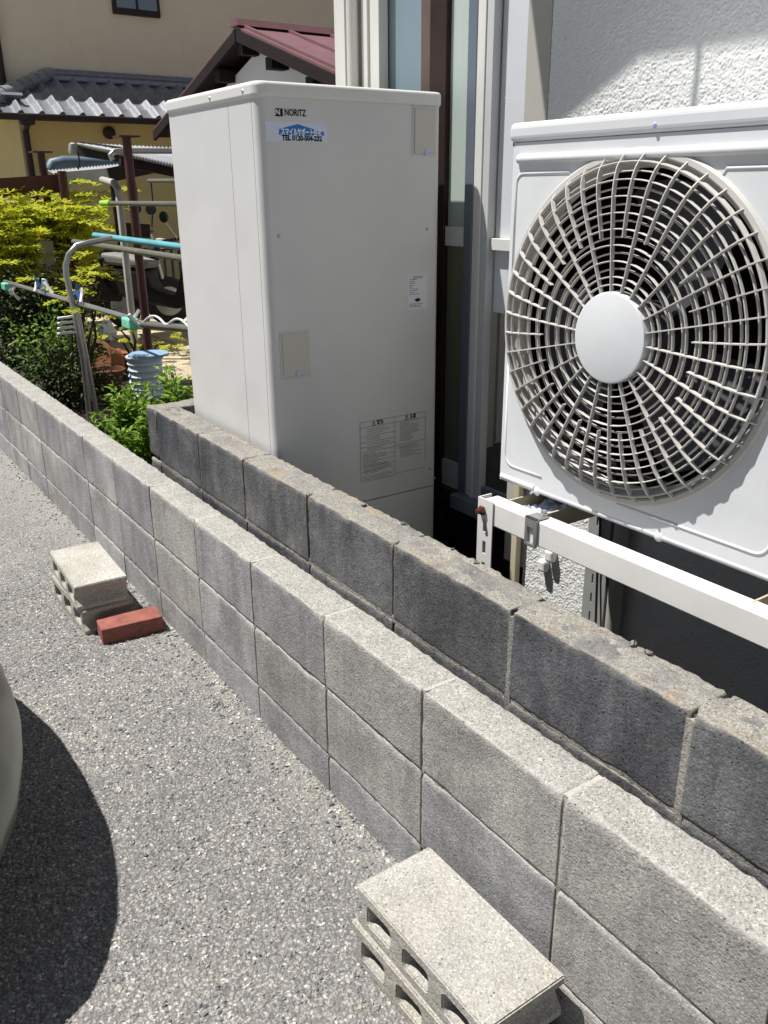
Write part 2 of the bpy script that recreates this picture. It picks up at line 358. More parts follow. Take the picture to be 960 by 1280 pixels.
def rough_block(name, lx, ly, lz, mat, seed, r0=0.004, amp=0.0014, step=0.015, chip=0.010, top_amp=0.0, arris=0.0):
    """a masonry block with worn, chipped arrises; centred on the origin"""
    def axis(h):
        a = [-h, -h + 0.003, -h + 0.008]; n = max(2, int((2 * h - 0.016) / step))
        a += [-h + 0.008 + (2 * h - 0.016) * i / n for i in range(1, n)] + [h - 0.008, h - 0.003, h]; return a
    A, B, C = axis(lx / 2), axis(ly / 2), axis(lz / 2); idx = {}; V = []; F = []
    H = Vector((lx / 2, ly / 2, lz / 2)); sv = Vector((seed * 3.7, seed * 1.3, seed * 5.1))
    def vid(i, j, k):
        key = (i, j, k)
        if key not in idx:
            p = Vector((A[i], B[j], C[k])); nz = noise.noise(p * 28 + sv); nz2 = noise.noise(p * 75 + sv)
            r = r0 * (1 + 0.9 * nz + 0.6 * nz2)
            ch = noise.noise(p * 13 + sv * 2)
            if ch > 0.35: r += chip * (ch - 0.35) * 2
            if p.z > H.z - 0.012 and abs(p.y) > H.y - 0.012: r += arris * (1 + 0.8 * nz2)
            r = max(0.001, r)
            q = Vector([max(-H[t] + r, min(H[t] - r, p[t])) for t in range(3)]); d = p - q
            if d.length > 1e-9: d = d.normalized() * min(d.length, r)
            p2 = q + d; ctr = Vector((0 if abs(p2.x) < H.x - 0.02 else math.copysign(1, p2.x), 0 if abs(p2.y) < H.y - 0.02 else math.copysign(1, p2.y), 0 if abs(p2.z) < H.z - 0.02 else math.copysign(1, p2.z)))
            a = amp + (top_amp if p.z > H.z - 0.004 else 0)
            p2 -= ctr * a * (0.5 + nz * 0.5 + nz2 * 0.6)
            idx[key] = len(V); V.append(p2)
        return idx[key]
    na, nb, nc = len(A) - 1, len(B) - 1, len(C) - 1
    for i in range(na):
        for j in range(nb):
            F.append((vid(i, j, 0), vid(i, j + 1, 0), vid(i + 1, j + 1, 0), vid(i + 1, j, 0))); F.append((vid(i, j, nc), vid(i + 1, j, nc), vid(i + 1, j + 1, nc), vid(i, j + 1, nc)))
    for i in range(na):
        for k in range(nc):
            F.append((vid(i, 0, k), vid(i + 1, 0, k), vid(i + 1, 0, k + 1), vid(i, 0, k + 1))); F.append((vid(i, nb, k), vid(i, nb, k + 1), vid(i + 1, nb, k + 1), vid(i + 1, nb, k)))
    for j in range(nb):
        for k in range(nc):
            F.append((vid(0, j, k), vid(0, j, k + 1), vid(0, j + 1, k + 1), vid(0, j + 1, k))); F.append((vid(na, j, k), vid(na, j + 1, k), vid(na, j + 1, k + 1), vid(na, j, k + 1)))
    me = bpy.data.meshes.new(name); me.from_pydata(V, [], F)
    for p in me.polygons: p.use_smooth = True
    me.materials.append(MATS[mat]); return me

# ================================================================== SETTING
g = MB()
N = 40
struct('ground', MB().add([(-140, -140, -0.012), (140, -140, -0.012), (140, 140, -0.012), (-140, 140, -0.012)], [(0, 1, 2, 3)]), 'soil')
struct('road', MB().add([(-60, -60, 0), (40, -60, 0), (40, 0.05, 0), (-60, 0.05, 0)], [(0, 1, 2, 3)]), 'asphalt')
# loose chippings on the asphalt (uncountable)
def chips():
    V = []; F = []; rnd = random.Random(3)
    base = [Vector(v) for v in ((1, 0, 0), (-1, 0, 0), (0, 1, 0), (0, -1, 0), (0, 0, 1), (0, 0, -1))]
    fs = [(0, 2, 4), (2, 1, 4), (1, 3, 4), (3, 0, 4), (2, 0, 5), (1, 2, 5), (3, 1, 5), (0, 3, 5)]
    for i in range(42000):
        if i < 30000: x = -2.6 + 3.2 * rnd.random(); y = -1.3 + 1.28 * rnd.random()
        else: x = -6.5 + 4.2 * rnd.random() ; y = -1.0 * rnd.random() ** 0.7
        s = 0.0016 + 0.0052 * rnd.random() ** 3.0
        if i % 11 == 0: y = -0.002 - 0.09 * rnd.random() ** 2; s = 0.002 + 0.007 * rnd.random() ** 3
        k = len(V); rot = Matrix.Rotation(rnd.random() * 6.3, 3, 'Z') @ Matrix.Rotation(rnd.random() * 0.8, 3, 'X')
        sc = Vector((1, 0.6 + 0.4 * rnd.random(), 0.45 + 0.4 * rnd.random()))
        for b in base: V.append(Vector((x, y, s * 0.2)) + rot @ Vector((b.x * sc.x * s * rnd.uniform(.7, 1.3), b.y * sc.y * s * rnd.uniform(.7, 1.3), b.z * sc.z * s)))
        F += [tuple(t + k for t in f) for f in fs]
    me = bpy.data.meshes.new('gravel'); me.from_pydata(V, [], F); me.materials.append(MATS['pebbles'])
    o = bpy.data.objects.new('gravel', me); COL.objects.link(o); o['kind'] = 'stuff'; o['label'] = 'fine grey stone chips lying loose on the worn asphalt'; o['category'] = 'gravel'
chips()
# garden paving made of slabs
pav = MB().box(-10.2, -5.9, 1.55, 5.2, -0.2, 0.004); pv = struct('paving', pav, 'mortar')
sm = [rough_block('slab', 0.86, 0.72, 0.05, 'paving_slab', s, 0.006, 0.001, 0.08) for s in range(2)]
for i in range(5):
    for j in range(5):
        inst('slab', sm[(i + j) % 2], pv, (-6.35 - i * 0.875, 1.93 + j * 0.735, -0.006))

# ================================================================== FRONT WALL (top 0.517)
def wall_blocks(root, meshes, x_edges, y, zc, halfy, names='block', tilt=None):
    k = 0
    for ci, z in enumerate(zc):
        for i in range(len(x_edges) - 1):
            xa, xb = x_edges[i], x_edges[i + 1]; w = abs(xa - xb) - 0.006
            xm = (xa + xb) / 2; me = meshes[(i * 5 + ci * 3) % len(meshes)] if ci else meshes[(i * 3) % len(meshes)]
            zz = z + (tilt(xm) if tilt else 0)
            inst(names, me, root, (xm + random.uniform(-.0008, .0008), y + halfy + random.uniform(-.0012, .0012), zz), (random.uniform(-.003, .003), random.uniform(-.0015, .0015) + (tilt.rot if tilt else 0), random.uniform(-.002, .002)), (w / 0.39 * (1 if random.random() < .5 else 1), 1, 1)); k += 1
fw = thing('block_wall', 'pale grey concrete block wall, the lower one standing along the asphalt', 'wall', (0, 0.05, 0))
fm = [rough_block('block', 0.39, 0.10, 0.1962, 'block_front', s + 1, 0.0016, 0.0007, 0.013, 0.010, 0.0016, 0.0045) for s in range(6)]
xe = [1.2 - 0.4 * i for i in range(21)]      # joints at 0, -0.4 ...
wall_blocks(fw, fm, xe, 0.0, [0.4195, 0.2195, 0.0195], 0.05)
MB().box(xe[-1] + 0.004, xe[0] - 0.004, 0.008, 0.092, -0.05, 0.508).build('mortar', 'mortar_dark', fw)
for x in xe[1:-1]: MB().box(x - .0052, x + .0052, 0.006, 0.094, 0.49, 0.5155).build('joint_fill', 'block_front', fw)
for z in (0.3195, 0.1195): MB().box(xe[-1] + 0.004, xe[0] - 0.004, 0.0034, 0.0966, z - .009, z + .009).build('bed_joint', 'mortar', fw)
for x in (0.0, -2.8): MB().box(x - .001, x + .008, 0.003, 0.097, 0.0, 0.500).build('head_joint', 'mortar', fw)
# ================================================================== BACK WALL (darker, higher)
class Tilt:
    rot = 0.0085
    def __call__(s, x): return -0.0085 * (x + 0.68)
tl = Tilt()
bw = thing('block_wall', 'dark weathered block wall with rust stained crumbling top, between heater tank and pale wall', 'wall', (0, 0.17, 0))
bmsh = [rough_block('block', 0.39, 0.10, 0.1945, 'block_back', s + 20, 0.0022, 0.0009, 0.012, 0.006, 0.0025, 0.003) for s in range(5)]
bxe = [1.345, 0.943, 0.541, 0.139, -0.277, -0.68, -1.08, -1.47, -1.812, -2.2]
wall_blocks(bw, bmsh, bxe, 0.122, [0.624, 0.424, 0.224, 0.024], 0.05, tilt=tl)
mb = MB(); x0, x1 = bxe[-1] + 0.004, bxe[0]
mb.add([(x0, .131, -.1), (x1, .131, -.1), (x1, .213, -.1), (x0, .213, -.1), (x0, .131, .7105 + tl(x0)), (x1, .131, .7105 + tl(x1)), (x1, .213, .7105 + tl(x1)), (x0, .213, .7105 + tl(x0))], [(0, 3, 2, 1), (4, 5, 6, 7), (0, 1, 5, 4), (1, 2, 6, 5), (2, 3, 7, 6), (3, 0, 4, 7)])
mb.build('mortar', 'mortar_dark', bw)
for z in (.524, .324, .124): MB().bar((x0, .1705, z + tl(x0)), (x1, .1705, z + tl(x1)), .0925, .018).build('bed_joint', 'mortar', bw)
for x in (0.541, 0.139, -0.277): MB().box(x - .0085, x + .0085, 0.1225, 0.2, 0.0, 0.706 + tl(x)).build('head_joint', 'mortar', bw)
# return of the back wall at its far end
rm = [rough_block('block', 0.10, 0.39, 0.1905, 'block_back', 41 + s, 0.006, 0.002, 0.014, 0.016, 0.003) for s in range(2)]
for k, z in enumerate((0.637, 0.437, 0.237, 0.037)):
    for j in range(3):
        inst('block', rm[(k + j) % 2], bw, (-2.255, 0.317 + 0.4 * j, z))
# crumbling mortar cap
def cap_mesh():
    V = []; F = []; xs = [1.3 - i * 0.012 for i in range(int(3.5 / 0.012))]; ys = [0.136 + 0.074 * j / 9 for j in range(10)]
    for x in xs:
        zt = 0.7175 + tl(x)
        for j, y in enumerate(ys):
            p = Vector((x, y, 0)); n1 = noise.noise(p * 22 + Vector((5, 2, 1))); n2 = noise.noise(p * 70); n3 = noise.noise(Vector((x * 5, y * 9, 3)))
            e = min(j, 9 - j) / 4.5
            t = -0.0035 + 0.006 * min(1, e * 2.2) + 0.0035 * n1 + 0.0025 * n2 + 0.004 * n3 - (0.012 if e == 0 else 0)
            V.append(Vector((x, y + 0.004 * noise.noise(p * 18), zt + t)))
    for i in range(len(xs) - 1):
        for j in range(9): F.append((i * 10 + j, i * 10 + j + 1, (i + 1) * 10 + j + 1, (i + 1) * 10 + j))
    m = MB(); m.add(V, F); return m
m_concrete('cap_mortar', (0.19, 0.185, 0.17), (0.33, 0.315, 0.28), (0.10, 0.10, 0.105), 0.8, 0.6, 0.1)
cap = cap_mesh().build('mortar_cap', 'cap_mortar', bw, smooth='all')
for i in range(7):   # broken crumbs along the cap's house side
    x = random.uniform(-1.0, 0.5); s = random.uniform(0.006, 0.014)
    me = rough_block('crumb', s * 2, s * 1.2, s * 0.8, 'block_back', 60 + i, 0.004, 0.003, 0.01, 0.01) if i < 6 else crumbs[i % 6]
    if i < 6: crumbs = (crumbs + [me]) if i else [me]
    inst('crumb', me, bw, (x, random.uniform(0.198, 0.214), 0.7225 + tl(x)), (0.1 * random.random(), 0.1, random.random() * 3))

# ================================================================== CONCRETE BLOCKS AND BRICK ON THE ROAD
def hollow_mesh(name):
    L, T, Wd = 0.39, 0.094, 0.185; bm = bmesh.new()
    def loop(pts):
        vs = [bm.verts.new((p[0], 0, p[1])) for p in pts]; return [bm.edges.new((vs[i], vs[(i + 1) % len(vs)])) for i in range(len(vs))]
    hx, hz = L / 2, T / 2
    gro = []
    for i in range(7):
        t = -1 + 2 * i / 6; gro.append((hx - 0.020 * (1 - t * t) , t * 0.030))
    outer = [(-hx, -hz), (hx, -hz)] + gro + [(hx, hz), (-hx, hz)] + [(-x, z) for x, z in reversed(gro)]
    E = loop(outer)
    for cx in (-0.118, 0.0, 0.118):
        pts = []; a, b, r = 0.037, 0.023, 0.011
        for q, (sx, sz) in enumerate(((1, 1), (-1, 1), (-1, -1), (1, -1))):
            for i in range(5):
                an = math.pi / 2 * (q + i / 4); pts.append((cx + sx * (a - r) + r * math.cos(an), sz * (b - r) + r * math.sin(an)))
        E += loop(pts)
    bmesh.ops.triangle_fill(bm, edges=E, use_beauty=True)
    ret = bmesh.ops.extrude_face_region(bm, geom=bm.faces[:])
    for v in ret['geom']:
        if isinstance(v, bmesh.types.BMVert): v.co.y += Wd
    for v in bm.verts: v.co.y -= Wd / 2
    bmesh.ops.recalc_face_normals(bm, faces=bm.faces)
    ed = [e for e in bm.edges if len(e.link_faces) == 2 and e.calc_face_angle(0) > 0.9]
    bmesh.ops.bevel(bm, geom=ed, offset=0.003, segments=2, affect='EDGES')
    for v in bm.verts:
        v.co += Vector((noise.noise(v.co * 40), noise.noise(v.co * 40 + Vector((9, 0, 0))), noise.noise(v.co * 40 + Vector((0, 9, 0))))) * 0.0015
    me = bpy.data.meshes.new(name); bm.to_mesh(me); bm.free(); me.materials.append(MATS['hollow_block']); return me
hm = hollow_mesh('hollow_block')
def hb(x, y, z, rz, label, ry=0.0):
    o = bpy.data.objects.new('hollow_block', hm); COL.objects.link(o); o.location = (x, y, z); o.rotation_euler = (0, ry, rz); tag(o, label, 'concrete block', 'hollow concrete blocks stacked on the asphalt')
hb(-2.222, -0.188, 0.047, math.radians(1.5), 'hollow concrete block under another, lying on the asphalt behind the red brick')
hb(-2.228, -0.189, 0.1415, math.radians(-2.2), 'hollow concrete block on top of the stack beside the red brick')
hb(-0.14, -0.131, 0.047, math.radians(1.0), 'lower hollow concrete block of the stack against the wall with no brick beside it')
hb(-0.129, -0.124, 0.1415, math.radians(0.5), 'clean topped hollow concrete block on the stack with no brick beside it')
bk = inst('brick', rough_block('brick', 0.10, 0.215, 0.06, 'brick_red', 90, 0.003, 0.0008, 0.012, 0.006), None, (-1.958, -0.135, 0.0305), (0, 0, math.radians(-6)))
tag(bk, 'plain red brick lying on the asphalt against the stacked blocks', 'brick')

# ================================================================== CAR (only its front corner is in view)
def car():
    root = thing('parked_car', 'champagne grey car nosing in from the road side, casting a black shadow', 'car', (-1.38, -2.2, 0))
    cx = -1.38
    # plan half-curve of the nose at bumper height: (dx from centre, y)
    def nose(dx):
        a = abs(dx); 
        pts = [(0, -0.645), (0.25, -0.655), (0.42, -0.688), (0.56, -0.730), (0.68, -0.79), (0.755, -0.85), (0.79, -0.93), (0.80, -1.05)]
        for (p, q) in zip(pts, pts[1:]):
            if a <= q[0]: t = (a - p[0]) / (q[0] - p[0]); return p[1] + (q[1] - p[1]) * t
        return pts[-1][1]
    prof = [(0.17, 0.10), (0.20, 0.05), (0.26, 0.012), (0.31, 0.0), (0.37, 0.008), (0.46, 0.035), (0.55, 0.065), (0.66, 0.11), (0.74, 0.19), (0.79, 0.30), (0.83, 0.5), (0.87, 0.75), (0.90, 0.95)]
    dxs = []
    n = 22
    for i in range(-n, n + 1): dxs.append(0.80 * math.sin(math.pi / 2 * i / n))
    def loft(profile, name, mat):
        V = []; F = []
        for (z, back) in profile:
            sh = 1 - 0.42 * max(0, z - 0.36)
            for d in dxs: V.append((cx + d * sh, nose(d) - back * (1 - 0.15 * abs(d) / 0.8), z))
        w = len(dxs)
        for i in range(len(profile) - 1):
            for k in range(w - 1): F.append((i * w + k, i * w + k + 1, (i + 1) * w + k + 1, (i + 1) * w + k))
        return MB().add(V, F).build(name, mat, root, smooth='all')
    loft(prof[:7], 'bumper', 'car_paint')
    loft([(0.553, 0.067)] + prof[7:9], 'front_panel', 'car_paint'); loft([(0.742, 0.193)] + prof[9:], 'hood', 'car_paint')
    body = MB(); yb = -3.95
    for s in (-1, 1):
        xo = cx + s * 0.80; xi = cx + s * 0.60
        body.add([(xo, -1.06, 0.2), (xo, yb, 0.2), (xo, yb, 0.42), (xo, -1.06, 0.36), (xi, -1.75, 0.93), (xi, yb, 0.98), (cx + s * .66, -1.25, .78)], [(0, 1, 2, 3), (3, 2, 5, 4, 6)])
    body.add([(cx - .8, yb, .2), (cx + .8, yb, .2), (cx + .8, yb, .42), (cx - .8, yb, .42), (cx - .6, yb, .98), (cx + .6, yb, .98)], [(0, 1, 2, 3), (3, 2, 5, 4)])
    body.add([(cx - .78, -1.0, .19), (cx + .78, -1.0, .19), (cx + .78, yb, .19), (cx - .78, yb, .19)], [(0, 1, 2, 3)])
    body.build('body', 'car_paint', root)
    MB().add([(cx - .60, -1.68, .91), (cx + .60, -1.68, .91), (cx + .50, -2.4, 1.45), (cx - .50, -2.4, 1.45)], [(0, 1, 2, 3)]).build('windscreen', 'car_glass', root)
    for s in (-1, 1):
        MB().add([(cx + s * .60, -1.7, .915), (cx + s * .60, yb, .98), (cx + s * .50, yb + .15, 1.45), (cx + s * .50, -2.4, 1.45)], [(0, 1, 2, 3)]).build('side_window', 'car_glass', root)
        MB().lathe([(0.02, -.07), (0.19, -.075), (0.275, -.06), (0.28, 0), (0.275, .06), (0.19, .075), (0.02, .07)], 28).build('wheel', 'rubber', root, smooth=True)
        w = bpy.context.scene.collection.objects[-1]; w.rotation_euler = (0, math.pi / 2, 0); 
        for v in w.data.vertices: v.co += parent_loc(root)
        w.location = Vector((cx + s * 0.70, -1.55, 0.28)) - parent_loc(root)
        MB().box(cx + s * 0.46 - .1, cx + s * 0.46 + .1, -1.0, -0.905, .58, .68).build('headlight', 'lamp_clear', root, bevel=0.03)
    MB().add([(cx - .5, -2.4, 1.452), (cx + .5, -2.4, 1.452), (cx + .5, yb + .15, 1.46), (cx - .5, yb + .15, 1.46)], [(0, 1, 2, 3)]).build('roof', 'car_paint', root)
car()

# ================================================================== HOT WATER TANK
TX, TYA, TYB, TD = -1.47, 0.237, 0.868, 0.655
ZT = 1.742
tank = thing('hot_water_tank', 'tall beige cabinet of a hot water tank standing behind the dark wall', 'water heater', (TX - TD / 2, (TYA + TYB) / 2, 0))
MB().box(TX - TD + .006, TX - .008, TYA + .008, TYB - .008, 0.02, ZT - .02).build('core', 'dark_gap', tank)
def arc(cx, cy, r, a0, a1, n=8): return [(cx + r * math.cos(math.radians(a0 + (a1 - a0) * i / n)), cy + r * math.sin(math.radians(a0 + (a1 - a0) * i / n))) for i in range(n + 1)]
def panel(path, th, z0, z1, name, mat='tank_beige'):
    """wall panel: plan path offset inward (to the left of travel) by th"""
    inn = []
    for i, p in enumerate(path):
        a = Vector(path[max(i - 1, 0)]); b = Vector(path[min(i + 1, len(path) - 1)]); d = (b - a).normalized(); inn.append((p[0] - d.y * th, p[1] + d.x * th))
    m = MB(); n = len(path)
    V = [(p[0], p[1], z) for z in (z0, z1) for p in path] + [(p[0], p[1], z) for z in (z0, z1) for p in inn]
    F = []
    for k in range(n - 1):
        F += [(k, k + 1, n + k + 1, n + k), (2 * n + k, 3 * n + k, 3 * n + k + 1, 2 * n + k + 1), (n + k, n + k + 1, 3 * n + k + 1, 3 * n + k), (k, 2 * n + k, 2 * n + k + 1, k + 1)]
    F += [(0, n, 3 * n, 2 * n), (n - 1, 3 * n - 1, 4 * n - 1, 2 * n - 1)]
    return m.add(V, F).build(name, mat, tank, smooth=True)
R = 0.026
ZS = 0.497
front = [(TX - .034, TYA)] + arc(TX - R, TYA + R, R, -90, 0) + arc(TX - R, TYB - R, R, 0, 90) + [(TX - .1, TYB)]
panel(front, 0.006, ZS + .0018, ZT - .02, 'front_panel'); panel(front, 0.006, 0.05, ZS - .0018, 'lower_front_panel')
panel([(TX - .183, TYA), (TX - .0365, TYA)], 0.006, 0.05, ZT - .02, 'side_strip')
panel([(TX - TD, TYB - R), (TX - TD, TYA + R)] + arc(TX - TD + R, TYA + R, R, 180, 270) + [(TX - .1855, TYA)], 0.006, 0.05, ZT - .02, 'side_panel')
panel([(TX - .102, TYB), (TX - TD, TYB)], 0.006, 0.05, ZT - .02, 'rear_panel')
lid = []
o_ = 0.007
for c_ in ((TX - .035 + o_, TYA + .035 - o_, -90, 0), (TX - .035 + o_, TYB - .035 + o_, 0, 90), (TX - TD + .035 - o_, TYB - .035 + o_, 90, 180), (TX - TD + .035 - o_, TYA + .035 - o_, 180, 270)): lid += arc(c_[0], c_[1], .035, c_[2], c_[3], 6)
MB().prism(lid, ZT - .024, ZT + .018).build('lid', 'tank_lid', tank, smooth=True, bevel=0.011, seg=4)
for (x, y) in ((262, 126), (303, 116)):
    p = PY(x, y + 3, TYA - .008); MB().lathe([(0.0, .003), (.004, .0028), (.006, 0)], 12, (p.x, TYA - o_ + .0005, ZT - .004), 'y').build('screw', 'galvanised', tank, smooth=True)
def hatch(px0, py0, px1, py1, lx, ly):
    a = PX(px0, py0, TX); b = PX(px1, py1, TX); y0, y1 = a.y, b.y; z0, z1 = b.z, a.z
    MB().box(TX - .003, TX + .003, y0 - .006, y1 + .006, z0 - .006, z1 + .006).build('hatch_surround', 'tank_beige', tank, bevel=0.0025)
    h = MB().box(TX, TX + .0075, y0, y1, z0, z1).build('hatch', 'hatch_beige', tank, bevel=0.003)
    MB().lathe([(0.0, 0.0), (.0095, .0), (.0095, .0022), (.007, .003), (0, .003)], 20).build('latch', 'latch_and_glint_blue', h, smooth=True)
    l = COL.objects[-1]; q = PX(lx, ly, TX + .0075)
    for v in l.data.vertices: v.co = Vector((v.co.z + parent_loc(h).z, v.co.x + parent_loc(h).x, v.co.y + parent_loc(h).y)) + Vector((TX + .0078, q.y, q.z)) - parent_loc(h)
hatch(351, 417, 387, 468, 373, 467 - .5); hatch(517, 135, 543, 193, 533, 190)
for (x, y) in ((349, 295), (534, 286), (537, 586), (543, 598)):
    p = PX(x, y, TX + .001); m = MB(); 
    for k in range(1): m.lathe([(0, .0025), (.004, .002), (.0055, 0)], 12)
    s_ = m.build('screw', 'galvanised', tank, smooth=True)
    for v in s_.data.vertices: w = v.co + parent_loc(tank); v.co = Vector((p.x + w.z, p.y + w.x, p.z + w.y)) - parent_loc(tank)
E_ = Vector((0, 1, 0)); U_ = Vector((0, 0, 1)); EPS = TX + 0.0012
def rect_on(y0, y1, z0, z1, e, name, mat, parent): return MB().box(TX - .001, e, y0, y1, z0, z1).build(name, mat, parent)
# maker's name
p = PX(347.5, 140.3, EPS); rect_on(p.y - .0085, p.y + .0075, p.z - .010, p.z + .010, TX + .0008, 'emblem', 'ink', tank); rect_on(p.y + .0085, p.y + .0150, p.z - .010, p.z + .010, TX + .0008, 'emblem', 'ink', tank)
text('N', 0.019, (TX + .0014, p.y - .0012, p.z), E_, U_, 'sticker_white', tank, 'emblem_letter', bold=.0004)
a = PX(357, 140, EPS); b = PX(381, 142.5, EPS)
text('NORITZ', 0.0235, (EPS, (a.y + b.y) / 2, (a.z + b.z) / 2), E_, U_, 'ink', tank, 'maker_name', squeeze=0.78, bold=.0006)
# service sticker
a = PX(331, 151, EPS); b = PX(409, 178, EPS); sy0, sy1 = a.y, b.y; sz1 = (a.z + PX(408, 154, EPS).z) / 2; sz0 = (b.z + PX(332, 176, EPS).z) / 2
stk = rect_on(sy0, sy1, sz0, sz1, TX + .0007, 'service_sticker', 'sticker_pale', tank)
W_, H_ = sy1 - sy0, sz1 - sz0
def sp_(u, v): return (sy0 + W_ * u, sz0 + H_ * v)
roofp = [sp_(.21, .34), sp_(.95, .34), sp_(.95, .54), sp_(.83, .62), sp_(.52, .90), sp_(.22, .62)]
MB().prism(roofp, TX + .0004, TX + .0011, 'x').build('house_emblem', 'sticker_blue', stk)
q = sp_(.575, .47); text('スマイルサポート住宅', 0.0195, (TX + .0015, q[0], q[1]), E_, U_, 'sticker_white', stk, 'company_name', fit=W_ * .66, bold=.0007)
q = sp_(.56, .67); text('リフォーム・増改築', 0.006, (TX + .0015, q[0], q[1]), E_, U_, 'sticker_pale', stk, 'company_line', squeeze=.8) if False else None
q = sp_(.585, .17); text('TEL 0120-504-232', 0.0185, (TX + .0011, q[0], q[1]), E_, U_, 'ink', stk, 'phone_number', fit=W_ * .66, bold=.0010)
# rating label
a = PX(510, 343, EPS); b = PX(534, 385, EPS)
rl = rect_on(a.y, b.y, b.z, a.z - .004, TX + .0007, 'rating_label', 'label_white', tank)
def print_lines(parent, y0, y1, z0, z1, n, hgt, rnd, fill=(.5, 1.0), name='fine_print', e=TX + .0011):
    m = MB()
    for i in range(n):
        z = z1 - (z1 - z0) * (i + .5) / n; y = y0; end = y0 + (y1 - y0) * rnd.uniform(*fill)
        while y < end - .002:
            w = rnd.uniform(.003, .010); 
            m.add([(e, y, z - hgt / 2), (e, min(y + w, end), z - hgt / 2), (e, min(y + w, end), z + hgt / 2), (e, y, z + hgt / 2)], [(0, 1, 2, 3)]); y += w + rnd.uniform(.001, .003)
    m.build(name, 'ink', parent)
rn = random.Random(5)
ly0, ly1, lz0, lz1 = a.y, b.y, b.z, a.z - .004; LH = lz1 - lz0
print_lines(rl, ly0 + .006, ly1 - .030, lz0 + LH * .42, lz1 - .01, 9, .0016, rn, (.3, .9)); print_lines(rl, ly0 + .02, ly1 - .015, lz1 - .012, lz1 - .002, 2, .0022, rn, (.7, 1)); print_lines(rl, ly0 + .006, ly1 - .01, lz0 + .006, lz0 + LH * .18, 3, .0016, rn, (.5, .9))
ov = [((ly0 + ly1) / 2 + .011 * math.cos(t * .3142), lz0 + LH * .27 + .0055 * math.sin(t * .3142)) for t in range(20)]
MB().prism(ov, TX + .0004, TX + .0012, 'x').build('oval_mark', 'ink', rl)
# printed warning table
c0 = PX(450, 529, EPS); c1 = PX(532, 514, EPS); c2 = PX(451, 602, EPS); wy0, wy1 = c0.y, c1.y; wz1 = (c0.z + c1.z) / 2; wz0 = c2.z - .004
wt = MB()
def ln(y0, z0, y1, z1, t=.0009):
    e = TX + .0009
    if abs(y1 - y0) > abs(z1 - z0): wt.add([(e, y0, z0 - t / 2), (e, y1, z1 - t / 2), (e, y1, z1 + t / 2), (e, y0, z0 + t / 2)], [(0, 1, 2, 3)])
    else: wt.add([(e, y0 - t / 2, z0), (e, y0 + t / 2, z0), (e, y1 + t / 2, z1), (e, y1 - t / 2, z1)], [(0, 1, 2, 3)])
WW = wy1 - wy0; WH = wz1 - wz0; ym = wy0 + WW * .52
ln(wy0, wz1, wy1, wz1); ln(wy0, wz0, ym, wz0); ln(ym, wz0 + .03 * WH, wy1, wz0 + .03 * WH); ln(wy0, wz0, wy0, wz1); ln(ym, wz0, ym, wz1); ln(wy1, wz0 + .14 * WH, wy1, wz1)
for t in (.91, .76, .66, .58, .5): ln(wy0, wz0 + t * WH, ym, wz0 + t * WH)
for t in (.91, .52): ln(ym, wz0 + t * WH, wy1, wz0 + t * WH)
for t in (.41, .33, .25, .17, .09): ln(wy0, wz0 + t * WH, ym, wz0 + t * WH, .0005)
wto = wt.build('warning_table', 'ink', tank)
text('⚠ 警告', 0.017, (TX + .0012, wy0 + WW * .26, wz1 - WH * .045), E_, U_, 'ink', wto, 'warning_heading', squeeze=.8, bold=.0003)
text('⚠ 注意', 0.017, (TX + .0012, wy0 + WW * .76, wz1 - WH * .045), E_, U_, 'ink', wto, 'caution_heading', squeeze=.8, bold=.0003)
for (u0, u1, v0, v1, n, fl) in ((.1, .5, .78, .89, 3, (.4, 1)), (.1, .5, .68, .74, 2, (.4, .9)), (.1, .5, .6, .64, 1, (.5, .9)), (.1, .5, .52, .57, 2, (.4, .9)), (.04, .5, .12, .48, 13, (.4, .95)), (.6, .98, .56, .9, 12, (.4, .95)), (.6, .98, .28, .5, 7, (.4, .95)), (.03, .51, .015, .08, 2, (.8, 1)), (.56, .97, .44, .5, 2, (.5, 1))):
    print_lines(wto, wy0 + WW * u0, wy0 + WW * u1, wz0 + WH * v0, wz0 + WH * v1, n, .0013, rn, fl)
# feet
for sx in (0.08, TD - .08):
    for yy in (TYA + .08, TYB - .08): MB().lathe([(0, 0), (.045, 0), (.045, .012), (.02, .02), (.02, .06), (0, .06)], 16, (TX - sx, yy, 0)).build('leg', 'galvanised', tank, smooth=True)

